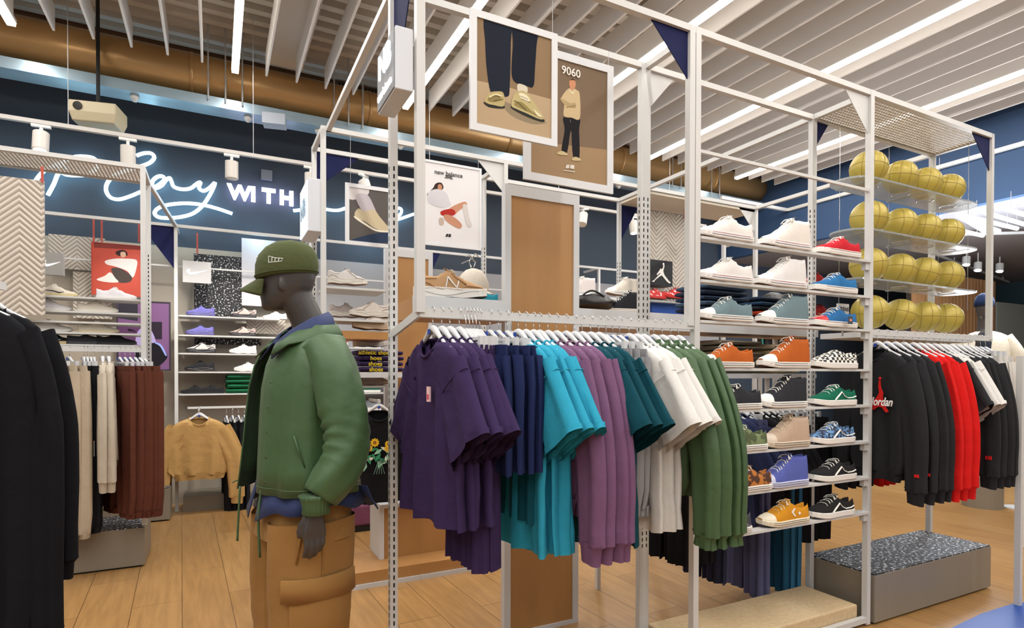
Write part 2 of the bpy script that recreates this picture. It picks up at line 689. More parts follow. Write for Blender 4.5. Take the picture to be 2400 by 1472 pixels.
def rackL():
    for x in (XLr, XLr - 1.235, XLr - 2.47):
        post(Lr, x, YL0, .28 if x < XLr else .29, ZL)
        post(Lr, x, YL1, .28, ZL, slots=(1.3, 2.2))
        rail(Lr, (x, YL0, ZL - .014), (x, YL1, ZL - .014), name='depth_rail')
    for y in (YL0, YL1):
        for x in (XLr, XLr - 1.235):
            rail(Lr, (x, y, ZL - .014), (x - 1.235, y, ZL - .014), name='top_rail')
    perforated(Lr, XLr - 1.235, XLr, YL0, YL1, ZL - .02)
    perforated(Lr, XLr - 2.47, XLr - 1.235, YL0, YL1, ZL - .02)
    rail(Lr, (XLr, YL1, ZL - .014), (-.335, 6.48, ZL - .014), name='tie_bar')
    MB().obox((XLr - 1.2, YL0, 1.50), (XLr, YL0, 1.50), .016, .034).build('hanging_rail', FRAME, Lr)


wparts(Lr, rackL)

YW = 6.48
WX = [-.335 + 1.235 * k for k in range(-3, 6)]
Wr = thing('wall_rack', 'long white tube wall rack along the back wall, carrying shelves of sports shoes', 'wall rack', (WX[0], YW, 0))


def rackW():
    for x in WX:
        post(Wr, x, YW, 0, ZL)
        rail(Wr, (x, YW, ZL - .014), (x, 6.83, ZL - .014), name='depth_rail')
    for i in range(len(WX) - 1):
        rail(Wr, (WX[i], YW, ZL - .014), (WX[i + 1], YW, ZL - .014), name='top_rail')
    gusset(Wr, WX[3] - .015, YW, ZL - .028, -1, w=.28, h=.4)
    gusset(Wr, WX[5] + .015, YW, ZL - .028, 1, w=.2, h=.4)
    gusset(Wr, WX[5] - .015, YW, ZL - .028, -1, w=.28, h=.4)
    for i in range(1, 8):
        rail(Wr, (WX[i], YW + .1, 2.38), (WX[i + 1], YW + .1, 2.38), w=.016, name='cross_bar')


wparts(Wr, rackW)

# --- low plinth boxes
speck = two_tone('speckled_rubber', '#16161a', '#d4d4d8', 'noise', 62, .6, .6, sharp=.02)
lam = mat('grey_laminate', '#857c6e', .45, var=.04, vscale=2)


def plinth(label, x0, x1, y0, y1, h):
    t = thing('plinth_box', label, 'plinth', ((x0 + x1) / 2, (y0 + y1) / 2, 0))
    w, d = x1 - x0, y1 - y0
    MB().box((-w / 2 + .02, -d / 2 + .02, 0), (w / 2 - .02, d / 2 - .02, .015)).build('base', BLACK, t)
    MB().box((-w / 2, -d / 2, .013), (w / 2, d / 2, h - .006)).build('body', lam, t, bevel=.002)
    MB().box((-w / 2 + .004, -d / 2 + .004, h - .008), (w / 2 - .004, d / 2 - .004, h)).build('speckled_top', speck, t)
    return t


plinth('grey plinth box with speckled black top under the sweatshirts on the right', 3.135, 4.33, 1.885, 2.29, .272)
plinth('grey plinth box with speckled black top under the cream and brown trousers on the left', XLr - 1.25, XLr, YL0, YL1 + .08, .278)
plinth('narrow grey plinth behind the brown trousers, in front of the wall rack', -1.8, -.37, 6.1, 6.4, .3)
tag(MB().box((-.28, 6.42, 0), (.9, 6.84, .14)).build('plinth_board', lam), 'low grey plinth board under the hanging beige sweatshirt', 'plinth')

chip = mat('chipboard', '#cbb28b', .7, var=.25, vscale=45)
oak = wood('oak_panel', '#b0824e')
tag(MB().box((XF + .03, YA0 + .02, .03), (XG - .04, YA1 + .01, .112)).build('platform_board', chip, bevel=.008), 'pale chipboard platform at the foot of the canvas shoe rack', 'platform')

# ============================================================ SHOES
def interp(tab, s):
    for i in range(len(tab) - 1):
        if s <= tab[i + 1][0]:
            a, b_ = tab[i], tab[i + 1]
            t = (s - a[0]) / (b_[0] - a[0])
            t = t * t * (3 - 2 * t)
            return a[1] + (b_[1] - a[1]) * t
    return tab[-1][1]


KIND = {
    'low': dict(L=.285, sole=.030, s0=.60, wid=1.0, top=[(0, .045), (.1, .056), (.25, .068), (.4, .094), (.57, .122), (.62, .108), (.7, .086), (.82, .080), (.93, .090), (1, .098)]),
    'high': dict(L=.285, sole=.030, s0=.66, wid=1.0, top=[(0, .045), (.1, .056), (.22, .068), (.36, .092), (.5, .122), (.63, .152), (.7, .143), (.85, .141), (1, .147)]),
    'skate': dict(L=.28, sole=.036, s0=.60, wid=1.02, top=[(0, .05), (.1, .062), (.25, .074), (.4, .098), (.57, .124), (.63, .106), (.72, .086), (.84, .082), (.94, .094), (1, .098)]),
    'runner': dict(L=.30, sole=.044, s0=.58, wid=1.05, top=[(0, .056), (.1, .068), (.25, .084), (.4, .106), (.55, .134), (.61, .118), (.7, .1), (.83, .1), (.93, .116), (1, .112)]),
    'slip': dict(L=.28, sole=.034, s0=.55, wid=1.02, top=[(0, .05), (.1, .062), (.25, .078), (.4, .095), (.53, .108), (.6, .096), (.7, .082), (.84, .08), (.94, .092), (1, .095)]),
    'clog': dict(L=.28, sole=.03, s0=.6, wid=1.0, top=[(0, .045), (.15, .065), (.4, .08), (.55, .095), (.7, .075), (1, .08)]),
}
WID = [(0, .014), (.05, .030), (.14, .041), (.3, .046), (.5, .040), (.7, .035), (.88, .035), (.96, .028), (1, .016)]
VAMP = [(1, 0), (1.02, .3), (.93, .6), (.74, .84), (.5, .955), (.34, .985), (.18, 1), (0, 1)]
OPEN = [(1, 0), (1.02, .3), (.93, .6), (.8, .85), (.68, 1), (.56, .93), (.5, .5), (0, .42)]


def shoe_fns(K):
    L, w_ = K['L'], K['wid']

    def half(s):
        return interp(WID, s) * w_

    def pt(s, q, sd, inflate=0.0, tab=None):
        """point on the side of the upper: s along, q height fraction 0..1"""
        tb = tab or VAMP[:6]
        y = 1
        for i in range(len(tb) - 1):
            if q <= tb[i + 1][1]:
                t = (q - tb[i][1]) / (tb[i + 1][1] - tb[i][1])
                y = tb[i][0] + (tb[i + 1][0] - tb[i][0]) * t
                break
        h = interp(K['top'], s)
        b = K['sole'] * .7 + spring(s)
        return Vector((-L / 2 + s * L, sd * (half(s) * y + inflate), b + (h - b) * q))

    def spring(s):
        return .017 * max(0, 1 - s / .3) ** 2
    return half, pt, spring


def shoe(label, kind, upper, sole='#e8e6e2', lace='#eeeeea', cap=None, stripe=None, out='#6b4a35', loc=(0, 0, 0), rz=0, group=None,
         side=None, cat='shoe', name='canvas_shoe', mark=None, heel=None, tongue=None, scale=1, overlay=None, lining='#d8d4cc'):
    K = KIND[kind]
    L = K['L']
    half, pt, spring = shoe_fns(K)
    t = thing(name, label, cat, loc, rz, group)
    t.scale = (1.08 * scale, 1.04 * scale, scale * {'skate': .84, 'low': .92, 'slip': .9}.get(kind, 1))
    um = upper if not isinstance(upper, str) else fabric(upper, bump=.1, bscale=200)
    sm = plain(sole, .5)
    # sole
    rings = []
    N = 22
    for i in range(N + 1):
        s = i / N
        s = .5 - .5 * math.cos(PI * s)
        w = half(s) + .004
        z0 = spring(s) + (.0 if kind != 'runner' else .004 * (math.sin(s * 9) ** 2))
        z1 = K['sole'] * (1 if kind != 'runner' else (1 + .25 * s)) + spring(s) * .6
        x = -L / 2 + (s * 1.02 - .012) * L
        rings.append([(x, w - .006, z0), (x, w, z0 + .005), (x, w + .0015, z1 - .003), (x, w - .003, z1), (x, -w + .003, z1), (x, -w - .0015, z1 - .003), (x, -w, z0 + .005), (x, -w + .006, z0)])
    m = MB().loft(rings)
    # underside faces carry the outsole material
    for k, f in enumerate(m.f):
        js = sorted(i % 8 for i in f)
        if len(f) == 4 and (js == [0, 0, 7, 7] or (kind == 'runner' and js in ([0, 0, 1, 1], [6, 6, 7, 7]))):
            m.m[k] = 1
    so = m.build('sole', [sm, plain(out, .8)], t, smooth=False, bevel=0)
    # upper
    def up(s_from, s_to, n, infl, mi_in=True, force_vamp=False):
        rg = []
        for i in range(n + 1):
            s = s_from + (s_to - s_from) * i / n
            w = half(s) - .001 + infl
            h = interp(K['top'], s) + infl
            b = K['sole'] * .6 + spring(s)
            tt = min(1, max(0, (s - K['s0']) / .05))
            if force_vamp:
                tt = 0
            row = []
            for j in range(8):
                yv = VAMP[j][0] * (1 - tt) + OPEN[j][0] * tt
                zv = VAMP[j][1] * (1 - tt) + OPEN[j][1] * tt
                lean = .35 if h > .13 and s < .9 else 0
                row.append((yv * w * (1 - lean * zv * .25), b + (h - b) * zv))
            full = [(-L / 2 + s * L, y, z) for y, z in row] + [(-L / 2 + s * L, -y, z) for y, z in row[-2::-1]]
            rg.append(full)
        return rg
    rg = up(0.012, .995, 34, 0)
    m = MB().loft(rg, closed=False, cap=False)
    # close the heel and the toe
    n = len(rg[0])
    m.f.append(tuple(range(len(m.v) - n, len(m.v))))
    m.m.append(0)
    m.f.append(tuple(range(n))[::-1])
    m.m.append(0)
    m.build('upper', um, t, smooth=True)
    if cap:
        m = MB().loft(up(.004, .2, 8, .0016, force_vamp=True), closed=False, cap=False)
        m.build('toe_cap', plain(cap, .4), t, smooth=True)
    # tongue
    st = K['s0']
    h = interp(K['top'], st - .02)
    if kind != 'slip':
        m = MB()
        m.loft([[(-L / 2 + (st - .14) * L, .014, h * .86), (-L / 2 + (st - .14) * L, -.014, h * .86)],
                [(-L / 2 + (st - .03) * L, .017, h + .004), (-L / 2 + (st - .03) * L, -.017, h + .004)],
                [(-L / 2 + (st + .01) * L, .016, h + .008), (-L / 2 + (st + .01) * L, -.016, h + .008)],
                [(-L / 2 + (st + .015) * L, .014, h + .004), (-L / 2 + (st + .015) * L, -.014, h + .004)]], closed=False, cap=False)
        m.build('tongue', um if tongue is None else fabric(tongue), t, smooth=True)
    # laces: crossing bars, eyelets and a bow
    if lace and kind not in ('slip', 'clog'):
        m = MB()
        s_a, nb = .30, (8 if kind == 'high' else 5)
        for k in range(nb):
            s = s_a + (st - .05 - s_a) * k / (nb - 1)
            s2 = s + .025
            hz = interp(K['top'], s) + .004
            w = half(s)
            m.tube(smooth_path([(-L / 2 + s * L, w * .62, hz - .012), (-L / 2 + s2 * L, w * .3, hz), (-L / 2 + s2 * L, -w * .3, hz), (-L / 2 + s * L, -w * .62, hz - .012)], 2), .0024, 5, flat=.7)
        s = st - .06
        hz = interp(K['top'], s) + .003
        for sd in (-1, 1):
            x = -L / 2 + s * L
            m.tube(smooth_path([(x, 0, hz), (x - .010, sd * .016, hz - .002), (x - .016, sd * .026, hz - .012), (x - .004, sd * .024, hz - .016), (x, 0, hz)], 3), .0022, 5)
            m.tube(smooth_path([(x, 0, hz), (x - .012, sd * .018, hz - .002), (x - .022, sd * .03, hz - .02)], 3), .002, 5)
        m.build('laces', fabric(lace), t, smooth=True)
    if stripe:
        m = MB()
        for off, mi in ((.8, 0), (.45, 1)):
            for sd in (-1, 1):
                m.tube([(-L / 2 + s * L, sd * (half(s) + .0055), K['sole'] * off + spring(s) * .8) for s in [.03 + .95 * i / 16 for i in range(17)]], .0011, 4, mi=mi)
        m.build('sole_stripe', [plain(stripe[0], .5), plain(stripe[1], .5)], t)
    if kind == 'runner':
        m = MB()
        for sd in (-1, 1):
            m.tube([(-L / 2 + s * L, sd * (half(s) + .0052), K['sole'] * (.55 + .22 * math.sin(s * 8)) + spring(s) * .8) for s in [.04 + .92 * i / 20 for i in range(21)]], .0016, 4)
            m.tube([(-L / 2 + s * L, sd * (half(s) + .0052), K['sole'] * (.95 - .12 * math.sin(s * 7)) + spring(s) * .8) for s in [.35 + .6 * i / 14 for i in range(15)]], .0012, 4)
        m.build('sole_groove_shade', plain('#a39f99', .7), t)  # raised grey tubes: shade of the sole grooves given as colour
    if side:
        m = MB()
        for sd in (-1, 1):
            if kind == 'runner':
                P = [(.40, .22), (.43, .66), (.55, .25), (.58, .68)] if sd < 0 else [(.58, .22), (.55, .66), (.43, .25), (.40, .68)]
                for a, b_ in zip(P[:-1], P[1:]):
                    m.tube([pt(*a, sd, .0015), pt((a[0] + b_[0]) / 2, (a[1] + b_[1]) / 2, sd, .002), pt(*b_, sd, .0015)], .004, 5, flat=.4)
            else:
                P = [(.36, .18), (.46, .42), (.56, .60), (.63, .42), (.72, .36), (.84, .42), (.95, .45)]
                m.tube([pt(a, q, sd, .001) for a, q in P], .0042, 6, flat=.6)
        m.build('side_stripe', plain(side, .5), t)
    if overlay:
        # stitched overlay panels of a sports shoe
        m = MB()
        for sd in (-1, 1):
            for P in ([(.02, .3), (.12, .55), (.28, .5), (.4, .12), (.6, .1)], [(.99, .25), (.92, .55), (.8, .5), (.72, .2), (.6, .1)], [(.3, .55), (.42, .8), (.5, .9)], [(.7, .85), (.85, .8), (.97, .85)]):
                m.tube([pt(a, q, sd, .001) for a, q in P], .0055, 5, flat=.45)
        m.build('overlay', overlay if not isinstance(overlay, str) else fabric(overlay), t, smooth=True)
    if heel:
        m = MB().loft([[(-L / 2 + s * L + .003, y * (half(s) + .002), K['sole'] + z) for y, z in ((1, 0), (1, .02), (.9, .04), (-.9, .04), (-1, .02), (-1, 0))] for s in (.9, .96, .995)], closed=False, cap=False)
        m.build('heel_patch', plain(heel, .5), t)
    if mark == 'star':
        m = MB()
        p0 = pt(.72, .55, -1, .002)
        star = []
        for k in range(10):
            rr = .010 if k % 2 == 0 else .0045
            a = PI / 2 + k * PI / 5
            star.append((p0.x + rr * math.cos(a), p0.y - .001, p0.z + rr * math.sin(a)))
        m.prism(star, (0, .003, 0))
        q = pt(.60, .5, -1, .002)
        m.prism([(q.x - .004, q.y - .002, q.z + .02), (q.x + .004, q.y - .002, q.z + .02), (q.x - .008, q.y - .002, q.z), (q.x + .008, q.y - .002, q.z - .022), (q.x - .001, q.y - .002, q.z - .022), (q.x - .018, q.y - .002, q.z)], (0, .004, 0))
        m.build('star_mark', plain('#f2efe6'), t)
    if mark == 'swoosh':
        m = MB()
        for sd in (-1, 1):
            P = [(.30, .5), (.40, .2), (.55, .3), (.75, .55), (.95, .8)]
            m.tube([pt(a, q, sd, .001) for a, q in P], [.002, .008, .007, .004, .001], 6, flat=.4)
        m.build('side_mark', plain(heel or '#e9e3cf'), t)
    return t


SY = 1.925


def on_shelf(row, u_toe, kind, label, upper, **k):
    z = SHOE_Z[row] + .001
    p = at(u_toe, 700 + row * 60, Y=SY)
    # toe at the measured place on this shelf
    L = KIND[kind]['L']
    for _ in range(3):
        pass
    v = V0
    x = at(u_toe, 860, Y=SY - .02).x + L / 2 + .004
    return shoe(label, kind, upper, loc=(x, SY, z), rz=k.pop('rz', R(-3)), **k)


CON = dict(cap='#ece9e4', stripe=('#23252b', '#23252b'))
RWB = dict(cap='#ebe9e6', stripe=('#a83240', '#2b3566'), sole='#eceae8')
# top row
on_shelf(0, 1648, 'low', 'white canvas low-top with red and blue sole lines, on the topmost shelf', '#dcd8d4', **RWB)
on_shelf(0, 1796, 'high', 'off-white canvas high-top on the topmost shelf', '#dad4cd', **RWB)
on_shelf(0, 1925, 'skate', 'bright red canvas skate shoe at the right end of the topmost shelf', '#b81f2c', stripe=('#7c1f28', '#e8e6e2'))
on_shelf(1, 1648, 'low', 'white canvas low-top on the second shelf, above the grey blue low-top', '#dad7d5', **RWB)
on_shelf(1, 1786, 'high', 'white canvas high-top on the second shelf, above the grey blue high-top', '#d9d7d6', **RWB)
on_shelf(1, 1917, 'skate', 'bright blue canvas skate shoe with white sole', '#2a6aa0', stripe=('#2d3b52', '#e8e6e2'))
on_shelf(2, 1648, 'low', 'grey blue canvas low-top with white toe cap', '#6b8087', **CON)
on_shelf(2, 1792, 'high', 'grey blue canvas high-top with white toe cap', '#6b8087', **CON)
tt = on_shelf(2, 1917, 'skate', 'skate shoe with red toe and blue side, a grey tag hanging from its laces', '#2a6398', stripe=('#7c1f28', '#e8e6e2'), cap='#c5202c')
MB().box((.02, -.066, .02), (.05, -.063, .066)).box((.028, -.068, .036), (.042, -.0655, .05), 1).build('hang_tag', [plain('#3d4a55'), plain('#d98a7a')], tt)
on_shelf(3, 1651, 'low', 'rust orange canvas low-top with white toe cap', '#b05a23', **CON)
on_shelf(3, 1796, 'high', 'rust orange canvas high-top with white toe cap', '#b05a23', **CON)
chk = two_tone('checker_print', '#1a1a1c', '#e9e6dd', 'checker', 62, .5, .7)
on_shelf(3, 1919, 'slip', 'slip-on shoe with black and cream checkerboard print', chk)
on_shelf(4, 1672, 'low', 'black canvas low-top with white laces', '#2b2c31', **CON)
on_shelf(4, 1789, 'high', 'black canvas high-top with white laces', '#2c2d32', **CON)
on_shelf(4, 1917, 'skate', 'dark green skate shoe with white side stripe', '#11604a', side='#ecebe6')
on_shelf(5, 1688, 'low', 'olive green camouflage low-top with white laces', two_tone('camo_olive', '#4b5638', '#71805a', 'noise', 22, .5, .85), **CON)
on_shelf(5, 1797, 'high', 'beige canvas high-top with cream sole and cream laces', '#b7a08d', sole='#cdc0ae', lace='#c7bb9e', cap='#cdbfae', stripe=('#3a342f', '#3a342f'))
on_shelf(5, 1914, 'skate', 'navy skate shoe with blue speckled side and white stripe', two_tone('blue_print', '#1d2540', '#5f8fc0', 'noise', 70, .52, .7), side='#ecebe6')
on_shelf(6, 1700, 'low', 'brown camouflage low-top half hidden behind the green jackets', two_tone('camo_brown', '#4a2c1c', '#b5702c', 'noise', 26, .5, .85), **CON)
on_shelf(6, 1794, 'high', 'violet blue canvas high-top with white laces', '#5560a8', sole='#c3c8e0', cap='#c3c8e0', stripe=('#2b3566', '#2b3566'))
on_shelf(6, 1918, 'skate', 'black skate shoe with thin white stripe, on the second shelf from the bottom', '#232325', side='#ecebe6')
on_shelf(7, 1648, 'low', 'grey camouflage low-top on the bottom shelf behind the green cuffs', two_tone('camo_grey', '#3a3a40', '#74727a', 'noise', 24, .5, .85), **CON)
on_shelf(7, 1797, 'low', 'mustard yellow low-top with white star on its side', '#c98a22', sole='#e6dec8', lace='#f0ead8', cap='#e6dec8', stripe=('#3a342f', '#3a342f'), mark='star')
on_shelf(7, 1914, 'skate', 'chunky black skate shoe with thick white laces on the bottom shelf', '#232323', side='#ecebe6')

# ============================================================ GOLDEN BALLS on clear trays
ball_m = mat('gold_rubber', '#b5a246', .42, .15, bump=.12, bscale=260, coat=.15)
seam_m = plain('#8f7c34', .6)
rows = [[(2034, 399), (2108, 409), (2166, 423), (2220, 437)], [(2035, 513), (2108, 520), (2165, 532), (2218, 542)],
        [(2034, 622), (2106, 627), (2163, 634), (2218, 641)], [(2038, 728), (2109, 734), (2165, 738), (2217, 742)]]
BY = 2.08
rowname = ['topmost', 'second', 'third', 'lowest']
colname = ['leftmost, largest', 'second from the left', 'third from the left', 'rightmost']
protob = None
rnd = random.Random(3)
for i, rw in enumerate(rows):
    zs = [at(u, v, Y=BY).z for u, v in rw]
    zc = sum(zs) / 4
    for j, (u, v) in enumerate(rw):
        p = at(u, v, Y=BY)
        lb = 'golden basketball, %s in the %s row' % (colname[j], rowname[i])
        if protob is None:
            protob = thing('basketball', lb, 'basketball', (0, 0, 0), 0, 'golden basketballs on clear trays')
            MB().sphere((0, 0, 0), .094, 40, 24).build('ball_skin', ball_m, protob, smooth=True)
            m = MB()
            r = .0935
            C = [(math.cos(a), math.sin(a)) for a in [2 * PI * k / 40 for k in range(40)]]
            m.tube([(r * c, r * s, 0) for c, s in C], .0020, 5, closed=True)
            m.tube([(0, r * c, r * s) for c, s in C], .0020, 5, closed=True)
            for sg in (-1, 1):
                pts = []
                for c, s in C:
                    v3 = Vector((sg * (.62 - .22 * c * c + .0), s * .9, c * .9))
                    v3.normalize()
                    pts.append(v3 * r)
                m.tube(pts, .0020, 5, closed=True)
            m.build('seams', seam_m, protob, smooth=True)
            o = protob
        else:
            o = dup(protob, label=lb)
        o.location = (p.x, BY, zc)
        o.scale = (1.06,) * 3 if j == 0 else (1, 1, 1)
        o.rotation_euler = (rnd.uniform(-.2, .2), rnd.uniform(-.2, .2) + .1, R(-35) + rnd.uniform(-.5, .5))
    # tray under each row
    rb = .094
    zt = zc - rb - .004
    if i < 3:
        tr = thing('acrylic_tray', 'clear rounded acrylic tray under the %s row of golden balls' % rowname[i], 'tray', (3.75, BY, zt), 0, 'clear trays of the golden balls')
        out = []
        for k in range(13):
            a = PI / 2 + PI * k / 12
            out.append((-.53 + .115 * math.cos(a), .115 * math.sin(a), -.012))
        for k in range(13):
            a = -PI / 2 + PI * k / 12
            out.append((.53 + .115 * math.cos(a), .115 * math.sin(a), -.012))
        MB().prism(out, (0, 0, .010)).build('tray_plate', mat('clear_acrylic', '#eef4f6', .12, trans=.8, ior=1.3), tr)
        for j, (u, v) in enumerate(rw):
            x = at(u, v, Y=BY).x - 3.75
            MB().tube([(x + .045 * math.cos(a), .045 * math.sin(a), -.013) for a in [2 * PI * k / 24 for k in range(24)]], .003, 6, closed=True).build('ball_ring', CHROME, tr, smooth=True)
        for x in (-.5, 0, .5):
            MB().box((x - .01, -.1, -.016), (x + .01, .12, -.0125)).build('tray_clip', mat('clear_acrylic', '#eef4f6'), tr)
for k, (x, y) in enumerate(((3.24, 2.0), (3.24, 2.17), (3.75, 2.19), (4.27, 2.0), (4.27, 2.17))):
    tag(MB().cyl((x, y, 1.75), (x, y, ZT - .025), .0014, 6).build('steel_wire', CHROME), 'thin steel wire carrying the clear ball trays', 'wire', 'steel wires of the ball trays')
shb = MB().box((XG + .02, BY - .1, 1.545), (XH - .03, BY + .12, 1.575)).build('ball_shelf', FRAME)
tag(shb, 'white shelf under the lowest row of golden balls', 'shelf')

# red and black shoes on the inner shelf between the skate shoes, small sign
for z, lb, u in ((1.862, 'upper', 1913), (1.672, 'lower', 1922)):
    x = at(u, 620, Y=2.20).x
    o = MB().box((-.02, -.09, -.010), (.34, .09, 0)).build('shelf', FRAME, loc=(x, 2.34, z))
    tag(o, 'white inner shelf under the %s red and black shoe behind the skate shoes' % lb, 'shelf')
    shoe('%s red and black sneaker with beige swoosh behind the skate shoes' % lb, 'low', '#8e1f1f', sole='#d8d0c0', cap='#a52a24', lace='#202022', loc=(x + .16, 2.33, z + .001), rz=0, name='sneaker', mark='swoosh', heel='#d8c08a', scale=.85)
t = thing('age_sign', 'small white sign reading TEENS behind the red and blue skate shoe', 'sign', at(1977, 722, Y=2.0))
MB().box((-.045, 0, -.03), (.045, .012, .03)).build('sign_plate', WHITE, t)
text('printed_text', 'TEENS', .030, plain('#3a3a3c'), t, (0, -.001, 0), depth=.001, bold=.0004)
MB().box((-.004, .004, -.145), (.004, .010, -.03)).build('stem', CHROME, t)

# ============================================================ CLOTHES AND HANGERS
def cloth(m, secs, seed=0, n=36, nf=5, mi=0, cap=False, power=.8, fine=1.0):
    """secs: (cy, cz, cx, py, pz, halfwidth, halfthick, fold) ; folds run along the piece"""
    rg = random.Random(seed)
    ph = [rg.uniform(0, 6.28) for _ in range(4)]
    rings = []
    N = len(secs)
    for i, (cy, cz, cx, py, pz, hw, ht, am) in enumerate(secs):
        t = i / max(1, N - 1)
        r = []
        for k in range(n):
            a = 2 * PI * k / n
            ca, sa = math.cos(a), math.sin(a)
            u = math.copysign(abs(ca) ** power, ca)
            w = math.copysign(abs(sa) ** power, sa)
            f = am * (math.sin(nf * u * 2.2 + ph[0] + .5 * math.sin(3 * t + ph[1])) + .5 * math.sin(nf * 4.1 * u + ph[2] + t * 2) * fine)
            r.append((cx + ht * w + f, cy + py * hw * u, cz + pz * hw * u + am * .25 * math.sin(5 * u + ph[3])))
        rings.append(r)
    return m.loft(rings, True, cap, mi)


HG_W = mat('hanger_plastic', '#cfd1d4', .35)
DOT = plain('#2648a8', .4)


def hanger(loc, rz, hook=.075, clip=False, label=None, group=None, detail=True):
    t = thing('clothes_hanger', label or 'white plastic clothes hanger with thin metal hook', 'hanger', loc, rz, group)
    # loc is the top of the rail
    m = MB()
    pts = [(0, .016 * math.cos(a), -.012 + .016 * math.sin(a)) for a in [R(-35 + 215 * k / 9) for k in range(10)]][::-1]
    m.tube([(0, 0, -hook - .02), (0, 0, -hook * .55), (0, .004, -.036)] + [(0, p[1] * .9, p[2]) for p in pts[::-1]], .0016, 6)
    m.build('hook', CHROME, t, smooth=True)
    m = MB()
    z = -hook
    if clip:
        m.box((-.004, -.11, z - .028), (.004, .11, z - .018)).tube([(0, 0, z + .01), (0, -.05, z - .02)], [.009, .006], 6).tube([(0, 0, z + .01), (0, .05, z - .02)], [.009, .006], 6)
        m.box((-.009, -.112, z - .06), (.009, -.096, z - .015)).box((-.009, .096, z - .06), (.009, .112, z - .015))
        m.build('clip_bar', HG_W, t)
    else:
        arms = smooth_path([(0, -.135, z - .060), (0, -.10, z - .045), (0, -.06, z - .022), (0, -.022, z + .004), (0, 0, z + .012), (0, .022, z + .004), (0, .06, z - .022), (0, .10, z - .045), (0, .135, z - .060)], 3)
        m.tube(arms, [.0062 + .0068 * math.exp(-(p.y / .05) ** 2) for p in arms], 8, flat=1.0)
        m.build('arms', HG_W, t, smooth=True)
    MB().box((-.0165, -.008, z - .008), (-.0145, .008, z + .010)).build('size_dot', DOT, t)
    return t


NECKD = .062


